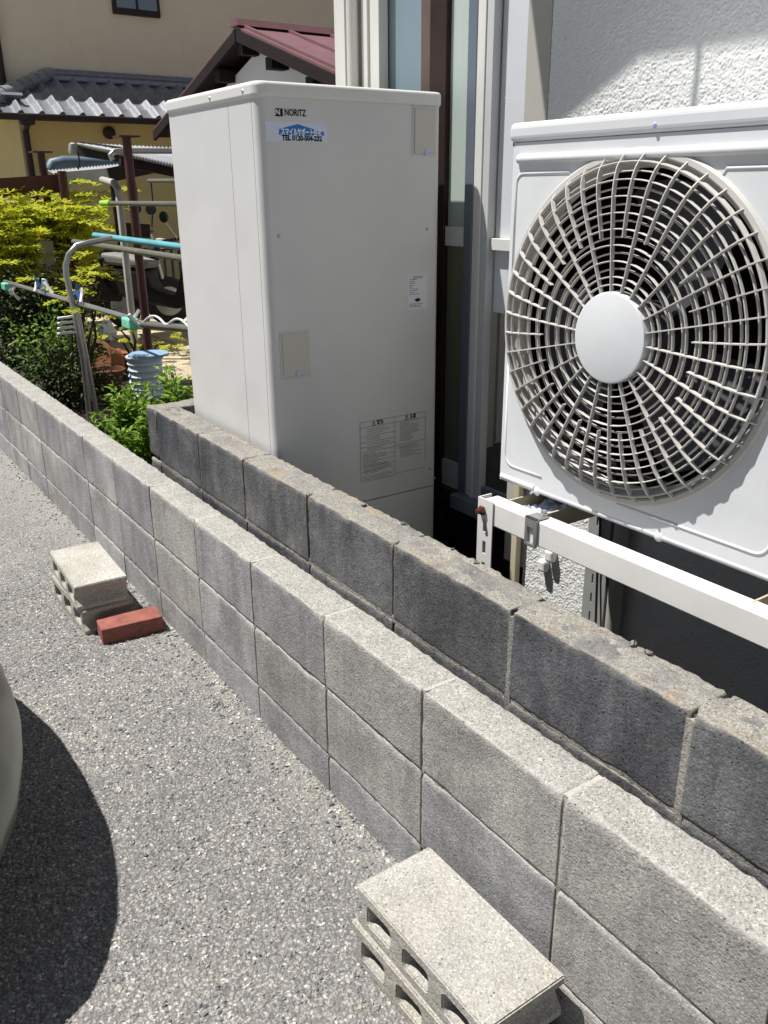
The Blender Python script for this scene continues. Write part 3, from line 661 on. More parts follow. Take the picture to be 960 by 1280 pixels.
# ================================================================== OUTDOOR UNIT
UX0, UX1, UZ0, UZ1, UY, UD = -0.659, 0.330, 0.824, 1.575, 0.42, 0.39
FC = Vector((-0.312, UY, 1.212)); FR = 0.335
unit = thing('outdoor_unit', 'white outdoor heat pump unit with round fan grille on a metal stand', 'heat pump', ((UX0 + UX1) / 2, UY + UD / 2, UZ0))
def cabinet():
    n = 128; V = []; F = []; cx, cz = FC.x, FC.z; loops = []
    ins = 0.014
    angs = [2 * math.pi * i / n for i in range(n)]
    rx0, rx1, rz0, rz1 = UX0 + ins - cx, UX1 - ins - cx, UZ0 + .004 - cz, UZ1 - .002 - cz
    for c_ in ((rx0, rz0), (rx0, rz1), (rx1, rz0), (rx1, rz1)):
        a = math.atan2(c_[1], c_[0]) % (2 * math.pi); k = min(range(n), key=lambda i: abs((angs[i] - a + math.pi) % (2 * math.pi) - math.pi)); angs[k] = a
    def rp(a, x0, x1, z0, z1):
        ca, sa = math.cos(a), math.sin(a); t = 1e9
        if ca > 1e-9: t = min(t, x1 / ca)
        if ca < -1e-9: t = min(t, x0 / ca)
        if sa > 1e-9: t = min(t, z1 / sa)
        if sa < -1e-9: t = min(t, z0 / sa)
        return ca * t, sa * t
    r0 = FR - .004
    L = [[(cx + r0 * math.cos(a), UY + .02, cz + r0 * math.sin(a)) for a in angs], [(cx + r0 * math.cos(a), UY, cz + r0 * math.sin(a)) for a in angs]]
    L.append([(cx + x, UY, cz + z) for x, z in (rp(a, rx0, rx1, rz0, rz1) for a in angs)])
    for (g_, d) in ((.006, .0015), (.011, .005), (.0135, .009), (.014, .014), (.014, UD)):
        row = []
        for a in angs:
            x, z = rp(a, rx0, rx1, rz0, rz1)
            ex = -g_ if abs(x - rx0) < 1e-6 else (g_ if abs(x - rx1) < 1e-6 else 0); ez = -g_ * .28 if abs(z - rz0) < 1e-6 else (g_ * .14 if abs(z - rz1) < 1e-6 else 0)
            row.append((cx + x + ex, UY + d, cz + z + ez))
        L.append(row)
    for row in L: V += row
    for i in range(len(L) - 1):
        for k in range(n): F.append((i * n + k, i * n + (k + 1) % n, (i + 1) * n + (k + 1) % n, (i + 1) * n + k))
    F.append(tuple((len(L) - 1) * n + k for k in range(n)))
    return MB().add(V, F).build('cabinet', 'unit_white', unit, smooth=True)
cab = cabinet()
MB().box(UX0 - .004, UX1 + .004, UY - .006, UY + UD + .01, UZ1 - .001, UZ1 + .037).build('lid', 'unit_white', unit, bevel=0.012, seg=4)
MB().box(UX0 + .002, UX1 - .002, UY + .003, UY + .02, UZ1 - .007, UZ1 - .0005).build('lid_gap', 'dark_gap', unit)
# embossed ribs of the front panel
MB().tube([(UX0 + .025, UY - .001, UZ1 - .034), (UX0 + .028, UY - .001, UZ1 - .034), (UX1 - .03, UY - .001, UZ1 - .034)], [.007, .0095, .0095], 12).build('front_rib', 'unit_white', cab, smooth=True)
MB().tube([(UX0 + .012, UY + .003, UZ0 + .012), (UX0 + .125, UY + .003, UZ0 + .012)], .0075, 12).build('front_rib', 'unit_white', cab, smooth=True)
MB().tube([(UX0 + .126, UY + .006, UZ0 + .009), (UX1 - .02, UY + .006, UZ0 + .009)], .0075, 12).build('front_rib', 'unit_white', cab, smooth=True)
def bead(pts, r=.0032): 
    b = MB().tube(pts, r, 8).build('panel_bead', 'unit_white', cab, smooth='all')
    for v in b.data.vertices: v.co.y = UY - parent_loc(cab).y + (v.co.y - (UY - parent_loc(cab).y)) * 0.7
zt = UZ1 - .062
def rr(cx, cz, r, a0, a1): return [(x, UY, z) for x, z in arc(cx, cz, r, a0, a1, 6)]
dxt = math.sqrt((FR + .012) ** 2 - (zt - FC.z) ** 2)
bead([(UX0 + .022, UY, FC.z + .10)] + rr(UX0 + .042, zt - .02, .02, 180, 90) + [(FC.x - dxt, UY, zt)])
bead([(FC.x + dxt, UY, zt - .02), (FC.x + dxt + .012, UY, zt), (UX1 - .06, UY, zt)] + rr(UX1 - .05, zt - .02, .02, 90, 0) + [(UX1 - .03, UY, UZ0 + .2)])
bead([(UX0 + .022, UY, FC.z - .10)] + rr(UX0 + .052, UZ0 + .075, .03, 180, 270) + [(FC.x - .20, UY, UZ0 + .045)])
bead([(FC.x + .02, UY, UZ0 + .045), (FC.x + .31, UY, UZ0 + .045)] + rr(FC.x + .335, UZ0 + .075, .03, 270, 360) + [(FC.x + .365, UY, FC.z - .12)])
bead([(FC.x + .385, UY, UZ0 + .26), (FC.x + .385, UY, UZ0 + .08)] + rr(FC.x + .415, UZ0 + .075, .03, 180, 270) + [(UX1 - .03, UY, UZ0 + .045)])
# dimple screws
for (px, py) in ((671, 614), (823, 671)):
    p = PY(px, py, UY); MB().lathe([(0, .0035), (.006, .003), (.011, 0)], 16, (p.x, UY, p.z), 'y').build('screw', 'unit_white', unit, smooth=True)
p = PY(818, 149, UY - .008); MB().lathe([(0, .004), (.0035, .003), (.0048, 0)], 12, (p.x, UY - .0055, UZ1 + .012), 'y').build('screw', 'latch_and_glint_blue', unit, smooth=True)  # pale blue colour of this screw is a painted glint
# grille
PR = [(0.0, .042), (.22, .0415), (.265, .040), (.290, .036), (.308, .029), (.322, .019), (.331, .008), (.336, .001)]
def prot(r):
    for (a, b) in zip(PR, PR[1:]):
        if r <= b[0]: t = (r - a[0]) / (b[0] - a[0]); return a[1] + (b[1] - a[1]) * t
    return 0.0
gr = thing('fan_grille', '', ''); del gr['label']; del gr['category']; gr.parent = unit; gr.location = FC - parent_loc(unit)
def ringmesh(r, th, dep, back, mat):
    h = prot(r) - back
    m = MB().lathe([(r - th / 2, h - dep), (r - th / 2 * .8, h - .0006), (r, h), (r + th / 2 * .8, h - .0006), (r + th / 2, h - dep)], 96, tuple(FC), 'y', closed=True)
    return m.build('ring', mat, gr, smooth=True)
RH = 0.088
fr_r = [RH + .012] + [RH + .026 + i * .0287 for i in range(8)]
for r in fr_r: ringmesh(r, .0027, .007, .002, 'grille_grey')
for i, r in enumerate(fr_r[1:]): ringmesh(r + .0143 if r + .0143 < .312 else .312, .0032, .006, .0115, 'grille_grey')
ringmesh(.3165, .004, .012, .0, 'grille_grey')
MB().lathe([(FR - .012, -.004), (FR - .012, .005), (FR - .008, .008), (FR + .001, .0075), (FR + .005, .003), (FR + .0055, -.002)], 128, tuple(FC), 'y').build('rim', 'grille_grey', gr, smooth=True)
def ribmesh(r0):
    rs = [r0 + (0.262 - r0) * i / 4 for i in range(5)] + [.279, .295, .308, .318, .326, .332]; V = []; F = []
    for i, r in enumerate(rs):
        h = prot(r) + .0008; d = min(.0095, h + .001); t = .0011 + .0005 * (r / .33)
        V += [(r, -h, -t * .7), (r, -h, t * .7), (r, -(h - d), t), (r, -(h - d), -t)]
    n = len(rs)
    for i in range(n - 1):
        for k in range(4): F.append((i * 4 + k, i * 4 + (k + 1) % 4, (i + 1) * 4 + (k + 1) % 4, (i + 1) * 4 + k))
    F += [(3, 2, 1, 0), tuple((n - 1) * 4 + k for k in range(4))]
    return mesh_of(MB().add(V, F), 'rib', 'grille_grey')
rl_, rs_ = ribmesh(RH - .002), ribmesh(.186)
for k in range(44):
    o = bpy.data.objects.new('rib', rl_ if k % 2 == 0 else rs_); COL.objects.link(o); o.parent = gr; o.rotation_euler = (0, 2 * math.pi * (k + .38) / 44, 0)
MB().lathe([(0, .0470), (.082, .0466), (.0858, .0455), (.0872, .042), (.0875, .02), (.0, .02)], 72, tuple(FC), 'y').build('hub_cap', 'unit_white', gr, smooth=True)
# bell mouth, cavity and propeller
MB().lathe([(FR - .003, -.002), (.320, -.005), (.310, -.014), (.306, -.028)], 96, tuple(FC), 'y').build('bell_mouth', 'grille_grey', unit, smooth=True)
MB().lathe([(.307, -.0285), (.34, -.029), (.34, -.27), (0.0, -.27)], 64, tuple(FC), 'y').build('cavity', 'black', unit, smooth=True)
def propeller():
    V = []; F = []; nr, na = 7, 9
    for b in range(3):
        base = len(V); a0 = b * 2 * math.pi / 3 + .5
        for i in range(nr):
            r = .06 + (.286 - .06) * i / (nr - 1); sweep = .35 * (r / .28) ** 2; span = 1.35 - .25 * i / nr
            for j in range(na):
                t = j / (na - 1); a = a0 + sweep + span * t; V.append((FC.x + r * math.cos(a), UY + .055 + .075 * t - .01 * math.sin(math.pi * t), FC.z + r * math.sin(a)))
        for i in range(nr - 1):
            for j in range(na - 1): F.append((base + i * na + j, base + i * na + j + 1, base + (i + 1) * na + j + 1, base + (i + 1) * na + j))
    m = MB().add(V, F); m.lathe([(0, -.045), (.05, -.045), (.062, -.055), (.062, -.14), (0, -.14)], 32, tuple(FC), 'y'); return m.build('fan', 'fan_dark', unit, smooth=True)
propeller()
MB().box(UX0 - .105, UX0 + .001, .56, .80, UZ0 + .006, 1.36).build('shade_box', 'unit_white', unit, bevel=.012, seg=3)  # unseen box added beside the unit to shade the stucco below
for fx in (-0.52, 0.12):
    MB().box(fx - .03, fx + .03, UY + .06, UY + UD + .002, UZ0 - .022, UZ0 + .002).build('foot', 'unit_white', unit, bevel=.003)

# ================================================================== STAND
std = thing('unit_stand', 'white slotted steel stand with rusty bolt carrying the outdoor unit', 'stand', (-0.2, 0.55, 0))
BY = 0.345; BT = 0.7995
def chan(x0, x1, y0, y1, z0, z1, name, mat='bracket_white', bevel=.003): return MB().box(x0, x1, y0, y1, z0, z1).build(name, mat, std, bevel=bevel)
chan(-0.622, 0.42, BY, BY + .045, BT - .058, BT, 'front_beam')
MB().box(-0.6, 0.41, BY + .045, BY + .049, BT - .010, BT - .004).build('beam_lip', 'bracket_grey', std)
chan(-0.622, 0.42, 0.800, 0.840, BT - .058, BT, 'rear_beam')
for fx in (-0.52, 0.12):     # cross channels: two flanges and a web
    c_ = chan(fx - .060, fx - .055, BY + .03, .835, BT - .040, BT + .0015, 'cross_flange', 'bracket_cream', 0.001); chan(fx + .055, fx + .060, BY + .03, .835, BT - .040, BT + .0015, 'cross_flange', 'bracket_cream', 0.001)
    chan(fx - .055, fx + .055, BY + .03, .835, BT - .040, BT - .036, 'cross_web', 'bracket_cream', 0.001)
    # clamp plate with a window
    x = fx + .062; y = BY - .004
    for (a0, a1, b0, b1) in ((-.016, .020, -.004, .006), (-.016, -.008, -.055, -.004), (.012, .020, -.055, -.004), (-.016, .020, -.063, -.055), (-.008, .012, -.018, -.004)):
        MB().box(x + a0, x + a1, y - .003, y + .0035, BT + b0, BT + b1).build('clamp', 'galvanised', std, bevel=.001)
    MB().box(x - .016, x + .02, y - .003, BY + .03, BT + .002, BT + .006).build('clamp', 'galvanised', std, bevel=.001)
    MB().lathe([(0, .0), (.011, 0), (.011, .008), (.006, .009), (.006, .016), (0, .016)], 6, (x + .005, BY + .03, BT + .0)).build('bolt', 'galvanised', std)
def slotted(x0, x1, y, z0, z1, zs, name='post', mat='bracket_white', th=.003):
    """face plate with vertical slots at heights zs, plus a return flange"""
    xm = (x0 + x1) / 2; sw = .006; m = MB()
    m.box(x0, xm - sw, y, y + th, z0, z1); m.box(xm + sw, x1, y, y + th, z0, z1); zz = z0
    for (a, b) in zs: m.box(xm - sw, xm + sw, y, y + th, zz, a); zz = b
    m.box(xm - sw, xm + sw, y, y + th, zz, z1)
    m.box(x0, x0 + th, y + th, y + .04, z0, z1)
    return m.build(name, mat, std)
slots = [(0.06 + .055 * i, 0.06 + .055 * i + .032) for i in range(13)]
slotted(-0.636, -0.584, BY - .0045, 0.0, BT + .003, slots)
slotted(0.36, 0.41, BY - .0045, 0.0, BT + .003, slots)
MB().lathe([(0, .004), (.010, .004), (.0125, .007), (.011, .012), (.006, .013), (.006, .024), (0, .024)], 6, (-0.617, BY - .001, BT - .026), 'y').build('rusty_bolt', 'rust', std, smooth=True)
# rear posts by the house wall
for (px0, px1) in ((-0.735, -0.655), (0.30, 0.38)):
    m = MB(); m.box(px0, px0 + .028, .845, .849, 0, BT + .04); m.box(px0 + .034, px1, .845, .849, 0, BT + .04); m.box(px0, px0 + .003, .849, .888, 0, BT + .04); m.box(px1 - .003, px1, .849, .888, 0, BT + .04)
    for i in range(14): m.box(px0 + .028, px0 + .034, .845, .849, .02 + i * .06, .05 + i * .06)
    m.build('post', 'bracket_grey', std)
MB().tube([(-0.70, .84, .82), (-.695, .838, .70), (-.685, .836, .60), (-.68, .836, .45), (-.665, .83, .3)], .0035, 8).build('cable', 'black_metal', std, smooth=True)
MB().tube([(-0.632, .865, 0), (-.632, .865, .80), (-.60, .84, .86)], .022, 12).build('insulated_pipe', 'taupe_trim', std, smooth=True)
# crumpled rubber pad in the tray
def crumple():
    V = []; F = []; n = 14
    for i in range(n):
        for j in range(n):
            x = -.555 + .085 * i / (n - 1); y = BY + .055 + .10 * j / (n - 1); z = BT - .022 + .016 * (noise.noise(Vector((x * 60, y * 60, 1))) + .5 * noise.noise(Vector((x * 130, y * 130, 4)))) + .006
            V.append((x, y, z))
    for i in range(n - 1):
        for j in range(n - 1): F.append((i * n + j, i * n + j + 1, (i + 1) * n + j + 1, (i + 1) * n + j))
    o = MB().add(V, F).build('crumpled_foil', 'crumpled'); md = o.modifiers.new('thick', 'SOLIDIFY'); md.thickness = .002
    tag(o, 'crumpled bluish foil scrap lying in the tray of the steel stand', 'foil scrap')
crumple()

# ================================================================== HOUSE
HY = 0.90; WX = -1.045      # wall plane, left end of the stucco
house = thing('house', 'white stucco house wall with tall sliding window behind the outdoor unit', 'house', (1.5, 3.5, 0))
def stucco_patch(x0, x1, z0, z1, step, amp):
    nx = int((x1 - x0) / step); nz = int((z1 - z0) / step); V = []; F = []
    for i in range(nx + 1):
        for k in range(nz + 1):
            x = x0 + (x1 - x0) * i / nx; z = z0 + (z1 - z0) * k / nz; p = Vector((x, z, 0))
            a = noise.noise(p * 215); b = noise.noise(p * 380 + Vector((3, 1, 0))); c = noise.noise(p * 60)
            h = max(0, .5 + 1.1 * a) * .65 + .35 * b + .3 * c
            V.append((x, HY - amp * h, z))
    for i in range(nx):
        for k in range(nz): F.append((i * (nz + 1) + k, (i + 1) * (nz + 1) + k, (i + 1) * (nz + 1) + k + 1, i * (nz + 1) + k + 1))
    return MB().add(V, F).build('stucco_coat', 'stucco_white', house, smooth='all')
MB().box(WX, 6.0, HY + .004, 8.0, 0, 3.2).build('wall', 'stucco_white', house)
stucco_patch(WX, 0.40, 1.50, 2.10, .0026, .0036); stucco_patch(WX, 0.40, 0.18, 0.98, .0028, .0038)
MB().box(WX + .001, 0.62, HY + .002, HY + .006, 0.9, 1.55).build('wall_coat', 'stucco_white', house)
WYP = 0.97       # window plane
LX = PY(418, 50, HY).x
MB().box(LX, -1.98, 1.6, 8.0, 0, 3.2).build('side_wall', 'stucco_white', house); MB().box(-1.98, WX, 2.4, 8.0, 0, 3.2).build('side_wall', 'interior', house)
# eaves, end skewed to shape the wall shadow, with added unseen rods
EH = 1.775 + (HY - 0.42) / 0.36
eave = [(-1.44, .362), (-1.10, .418), (6.3, .418), (6.3, 8.3), (-1.44, 8.3)]  # left end cut short and skewed to steer sun and shadow
MB().prism(eave, EH, EH + .12).build('eave', 'frame_white', house)
MB().prism([(-1.44, .52), (6.3, .52), (6.3, 4.2), (-1.44, 4.2)], EH + .13, EH + .2).build('roof', 'roof_tile', house)
for x, dz in ((-0.93, .17), (-0.66, .34), (-.56, .36)):
    MB().tube([(x, .423, EH + .02), (x, .423, EH - dz)], .007, 8).build('eave_shadow_rod', 'galvanised', house)  # unseen rods added to cast thin upright shadows on the stucco
def vstrip(xa, xb, y0, y1, z0, z1, name, mat, bevel=.002): return MB().box(xa, xb, y0, y1, z0, z1).build(name, mat, house, bevel=bevel)
def wx(px): return PY(px, 60, WYP).x
ZTOP = 3.1; ZB = 0.45
# corner board, downpipe, frame strips
xh = lambda px, Y=HY: PY(px, 60, Y).x
vstrip(LX, xh(431), HY, 1.6, 0, ZTOP, 'corner_board', 'frame_white')
vstrip(xh(431) + .001, xh(475, .96), .985, 1.55, 0, ZTOP, 'frame_post', 'frame_white')
vstrip(xh(452, .95), xh(459, .95), .95, .984, ZB, ZTOP, 'frame_strip', 'frame_white'); vstrip(xh(461, .95), xh(465, .95), .955, .984, ZB, ZTOP, 'frame_strip', 'frame_white'); vstrip(xh(467, .95), xh(475, .95), .945, .984, ZB, ZTOP, 'frame_strip', 'frame_white')
dp = MB().tube([(xh(440, .93), .93, 0.0), (xh(440, .93), .93, EH)], .024, 20).build('downpipe', 'frame_white', house, smooth=True)
# left frosted door leaf, brown post, right leaf
def winpart(px0, px1, z0, z1, y0, y1, name, mat, bevel=.002): return vstrip(wx(px0), wx(px1), y0, y1, z0, z1, name, mat, bevel)
win = thing('x', '', ''); del win['label']; del win['category']; win.name = 'sliding_window'; win.parent = house; win.location = Vector((-1.5, .97, ZB)) - parent_loc(house)
def wp(px0, px1, z0, z1, y0, y1, name, mat, bevel=.002): return MB().box(wx(px0), wx(px1), y0, y1, z0, z1).build(name, mat, win, bevel=bevel)
wp(475, 520, ZB, ZTOP, .992, .998, 'glass_pane', 'frost_blue', 0)
wp(520.3, 538, ZB, ZTOP, .990, .998, 'glass_pane', 'brown_panel', 0)
wp(538.3, 559, 0.0, ZTOP, .966, 1.02, 'post', 'brown_wood')
gz = PY(570, 283, WYP).z; gz2 = PY(570, 308, WYP).z
wp(559.3, 588, gz, ZTOP, .985, .991, 'glass_pane', 'frost_green', 0)
wp(559.3, 588, gz2, gz - .001, .972, .995, 'cross_rail', 'frame_white')
wp(559.3, 588, ZB + .10, gz2 - .001, .985, .991, 'glass_pane', 'frost_olive', 0)
wp(559.3, 588, ZB, ZB + .099, .975, .997, 'bottom_rail', 'sash_grey')
wp(586, 597, ZB - .02, ZTOP, .966, .9995, 'stile', 'sash_blue')
wp(597.3, 604, ZB, ZTOP, .968, .997, 'stile', 'frame_white'); wp(604.3, 609, ZB, ZTOP, .962, .997, 'stile', 'frame_white'); wp(609.3, 618, ZB, ZTOP, .966, .997, 'stile', 'sash_grey')
MB().add([(wx(618.5), .990, ZB + .05), (wx(689), .990, ZB + .05), (wx(689), .990, ZTOP), (wx(618.5), .990, ZTOP)], [(0, 1, 2, 3)]).build('glass_pane', 'clear_glass', win)
wp(618.5, 689, gz2 - .005, gz2 + .032, .978, .9985, 'cross_rail', 'frame_white')
wp(618.5, 689, ZB, ZB + .05, .975, .997, 'bottom_rail', 'sash_blue')
MB().box(wx(683), WX - .002, HY - .004, 1.6, 0.32, ZTOP).build('jamb', 'taupe_trim', win, bevel=.002)
MB().box(wx(586), wx(690), .93, 1.0, ZB - .055, ZB - .001).build('sill', 'sash_blue', win, bevel=.004); MB().box(wx(475), wx(586) - .001, .95, 1.0, ZB - .05, ZB - .001).build('sill', 'brown_wood', win, bevel=.004)
MB().box(wx(619), WX, .9995, 1.004, gz2 - .20, ZTOP).build('roller_blind', 'curtain', win)
MB().box(-2.0, WX, 1.0, 1.5, 0, ZB - .06).build('under_floor', 'brown_wood', house)
for i in range(4): MB().box(-1.9, WX - .01, .99, .9995, .05 + .09 * i, .125 + .09 * i).build('board', 'dark_timber', house, bevel=.003)
MB().box(-1.97, WX, 1.10, 2.3, ZB - .05, ZB - .04).build('room_floor', 'interior', house)
# small outlets on the stucco
for (px, py) in ((681, 706), (690, 694)):
    p = PY(px, py, HY - .01); MB().box(p.x - .016, p.x + .016, HY - .03, HY, p.z - .02, p.z + .02).build('outlet_cover', 'stucco_white', house, bevel=.008)
MB().box(WX - .032, WX - .006, HY - .03, HY - .008, .12, .80).build('edge_trim', 'bracket_cream', house, bevel=.003)

# ================================================================== SHED WITH MAROON ROOF
SG = 3.0; ax = -7.27; az_ = 2.90; sl_ = .3165
shed = thing('shed', 'white walled shed with low pitched maroon metal roof', 'shed', (ax, 5.0, 0))
gw = [(ax - 1.95, 0), (ax + 1.95, 0), (ax + 1.95, az_ - .20 - 1.95 * sl_), (ax, az_ - .20), (ax - 1.95, az_ - .20 - 1.95 * sl_)]
MB().prism(gw, SG + .20, 8.0, 'y').build('wall', 'shed_wall', shed)
for s in (-1, 1):
    def rp_(d, dz): return (ax + s * d, az_ + dz - d * sl_)
    MB().prism([rp_(0.0, -.03), rp_(2.3, -.03), rp_(2.3, -.10), rp_(0.0, -.10)], SG + .025, 8.2, 'y').build('roof_deck', 'dark_timber', shed)
    MB().prism([rp_(0.0, -.005), rp_(2.33, -.005), rp_(2.33, -.027), rp_(0.0, -.027)], SG, 8.25, 'y').build('roof_sheet', 'maroon_roof', shed)
    MB().prism([rp_(0.01, -.03), rp_(2.32, -.03), rp_(2.32, -.13), rp_(0.01, -.13)], SG - .012, SG + .022, 'y').build('barge_board', 'dark_timber', shed)
    for i in range(11):
        yy = SG + .04 + .455 * i; MB().prism([rp_(0.03, .02), rp_(2.33, .02), rp_(2.33, -.004), rp_(0.03, -.004)], yy, yy + .035, 'y').build('roof_seam', 'maroon_roof', shed)
    for d in (.55, 1.25, 1.9):
        q = rp_(d, -.19); MB().box(q[0] - .06, q[0] + .06, SG + .03, SG + .33, q[1] - .05, q[1] + .05).build('purlin', 'dark_timber', shed)
MB().box(ax - .05, ax + .05, SG + .03, SG + .33, az_ - .24, az_ - .14).build('purlin', 'dark_timber', shed)
MB().prism([(ax - .09, az_ - .01), (ax + .09, az_ - .01), (ax + .05, az_ + .05), (ax - .05, az_ + .05)], SG - .02, 8.25, 'y').build('ridge_cap', 'maroon_roof', shed)

# ================================================================== NEIGHBOUR'S YELLOW HOUSE
nh = thing('yellow_house', 'cream and yellow two storey house with grey glazed tile lower roof', 'house', (-14, 5, 0))
XE, XW, XU = -11.8, -12.3, -13.05
yc = PX(27, 180, XW).y
MB().box(-19, XW, yc, 12, 0, 2.55).build('lower_wall', 'yellow_wall', nh); MB().box(-19, XU, 1.2, 13, 2.5, 5.35).build('upper_wall', 'beige_wall', nh)
MB().box(-19.4, XU + .06, 0.8, 13.4, 5.36, 5.5).build('upper_roof', 'roof_tile', nh)
e0 = PX(0, 147, XE); ZE = PX(120, 146, XE).z; ztp = PX(150, 105, XU).z; rs = (ztp - ZE) / (XE - XU)
ye0 = 1.55
MB().add([(XE, ye0, ZE), (XE, 12, ZE), (XU, 12, ztp), (XU, 2.85, ztp)], [(0, 1, 2, 3)]).build('lower_roof', 'dark_gap', nh)
MB().add([(XE, ye0, ZE - .004), (XU, 2.85, ztp - .004), (XU - 3, 2.85, ztp - .004), (XU - 3, ye0, ZE - .004)], [(0, 1, 2, 3)]).build('lower_roof', 'roof_tile', nh)
MB().add([(XE, ye0, ZE - .02), (XE, 12, ZE - .02), (XW - .01, 12, ZE - .02), (XW - .01, ye0, ZE - .02), ], [(0, 1, 2, 3)]).build('soffit', 'yellow_wall', nh)
def tile_mesh():
    V = []; F = []; nx, ny = 9, 4; w, l = .275, .27
    for j in range(ny + 1):
        for i in range(nx + 1):
            t = i / nx; y = -w / 2 + w * t; h = .030 * math.sin(2 * math.pi * (t - .12)) if t < .99 else .012
            h = .05 * (math.exp(-((t - .86) / .12) ** 2)) - .024 * math.sin(math.pi * min(1, t / .75))
            V.append((l * (j / ny - .5), y, h)); 
    top = len(V)
    for j in range(ny):
        for i in range(nx): k = j * (nx + 1) + i; F.append((k, k + 1, k + nx + 2, k + nx + 1))
    for i in range(nx + 1): a = ny * (nx + 1) + i; V.append((V[a][0], V[a][1], V[a][2] - .034))
    for i in range(nx): a = ny * (nx + 1) + i; F.append((a, a + 1, top + i + 1, top + i))
    return mesh_of(MB().add(V, F), 'roof_tile', 'roof_tile', smooth=True)
tmesh = tile_mesh(); an = math.atan(rs); slope_len = math.hypot(XE - XU, ztp - ZE); ex = .235; nrow = int(slope_len / ex) + 1
for r in range(nrow):
    for c_ in range(18):
        y = 1.72 + .262 * c_; d = .10 + ex * r
        if d > slope_len - .05: continue
        x = XE - d * math.cos(an); z = ZE + d * math.sin(an) + .035
        hip = 1.55 + 1.30 * (d / slope_len)
        if y < hip + .05: continue
        inst('roof_tile', tmesh, nh, (x, y, z), (0, an + .11, 0))
hipa = Vector((XE + .02, ye0 - .02, ZE + .05)); hipb = Vector((XU + .02, 2.85, ztp + .07))
for i in range(9):
    t0, t1 = i / 9, (i + 1.08) / 9; a_ = hipa.lerp(hipb, t0); b_ = hipa.lerp(hipb, min(1, t1)); MB().tube([a_ + Vector((0, 0, .012)), b_], [.10, .092], 12).build('hip_tile', 'roof_tile', nh, smooth=True)
for i in range(6):   # tiles of the return slope past the hip
    for r in range(3):
        o = inst('roof_tile', tmesh, nh, (XE - .35 - .262 * i, 1.62 + .22 * r, ZE + .04 + .22 * r * .42), (0, 0, -math.pi / 2)); o.rotation_euler = (math.radians(24), 0, 0); o.rotation_euler = Matrix.Rotation(-math.pi / 2, 3, 'Z').to_euler()
MB().box(XU, XU + .12, 2.85, 12, ztp - .02, ztp + .06).build('roof_flashing', 'roof_tile', nh, bevel=.02); MB().tube([(XU + .07, 2.8, ztp + .09), (XU + .07, 12, ztp + .09)], .05, 12).build('ridge_roll', 'roof_tile', nh, smooth=True)
MB().bar((XE + .06, ye0 - .1, ZE - .035), (XE + .06, 12, ZE - .035), .11, .08).build('gutter', 'gutter_brown', nh, bevel=.02)
pa = PX(32, 140, XE + .05); pb = PX(31, 158, XW + .1); pc = PX(38, 228, XW + .1)
MB().tube([(pa.x, pa.y, ZE - .03), (pa.x, pa.y, ZE - .12), (pb.x, pb.y, pb.z - .05), (pb.x, pb.y + .01, 0)], .045, 12).build('downpipe', 'gutter_brown', nh, smooth=True)
MB().box(pa.x - .07, pa.x + .07, pa.y - .09, pa.y + .09, ZE - .13, ZE - .0).build('gutter_hopper', 'gutter_brown', nh, bevel=.02)
ua = PX(2, 90, XU + .07); MB().tube([(ua.x, ua.y, 2.8), (ua.x, ua.y, 5.3)], .045, 12).build('downpipe', 'gutter_brown', nh, smooth=True)
w0 = PX(141, 11, XU + .03); w1 = PX(199, 11, XU + .03)
wn = MB().box(XU - .02, XU + .07, w0.y, w1.y, w0.z - .06, w0.z + 1.1).build('window', 'gutter_brown', nh, bevel=.01)
ym_ = (w0.y + w1.y) / 2
for (a_, b_) in ((w0.y + .05, ym_ - .02), (ym_ + .02, w1.y - .05)): MB().box(XU + .06, XU + .075, a_, b_, w0.z + .02, w0.z + 1.05).build('window_pane', 'frost_blue', wn)
vp = PX(136, 166, XW + .02); m = MB().lathe([(0, .0), (.085, 0), (.085, .04), (.06, .06), (0, .06)], 20).build('wall_vent', 'gutter_brown', nh, smooth=True)
for v in m.data.vertices: w = v.co + parent_loc(nh); v.co = Vector((vp.x + w.z, vp.y + w.x, vp.z + w.y)) - parent_loc(nh)
for yy in (3.2, 4.9, 6.6): MB().box(XU + .0, XU + .004, yy, yy + .008, 3.0, 5.3).build('wall_joint', 'beige_wall', nh)

# ================================================================== GARDEN: canopy, poles, fence
def tube_thing(name, pts, r, mat, label, cat, group=None, n=10): o = MB().tube(pts, r, n).build(name, mat, None, smooth=True); return tag(o, label, cat, group)
can = thing('garden_canopy', 'lean-to canopy of grey corrugated sheets on maroon steel posts', 'canopy', (-7.5, 2.0, 0))
p1 = PZ(190, 478, 0.0); z1 = PX(160, 172, p1.x).z
MB().tube([(p1.x, p1.y, 0), (p1.x, p1.y, z1)], .034, 12).build('post', 'maroon_paint', can, smooth=True)
MB().box(p1.x - .08, p1.x + .08, p1.y - .08, p1.y + .08, z1, z1 + .012).build('post_cap', 'maroon_paint', can)
q1 = PX(51, 191, -8.2); q2 = PX(57, 235, -8.2); MB().tube([(q1.x, q1.y, 0), (q1.x, q1.y, q1.z)], .036, 12).build('post', 'maroon_paint', can, smooth=True); MB().box(q1.x - .08, q1.x + .08, q1.y - .09, q1.y + .09, q1.z, q1.z + .012).build('post_cap', 'maroon_paint', can)
q3 = PX(79, 228, -8.0); MB().tube([(q3.x, q3.y, 0), (q3.x, q3.y, q3.z + .1)], .04, 12).build('post', 'maroon_paint', can, smooth=True)
a_ = PX(-20, 236, -8.1); b_ = PX(78, 229, -8.1); MB().bar(a_, b_, .08, .16).build('beam', 'maroon_paint', can)
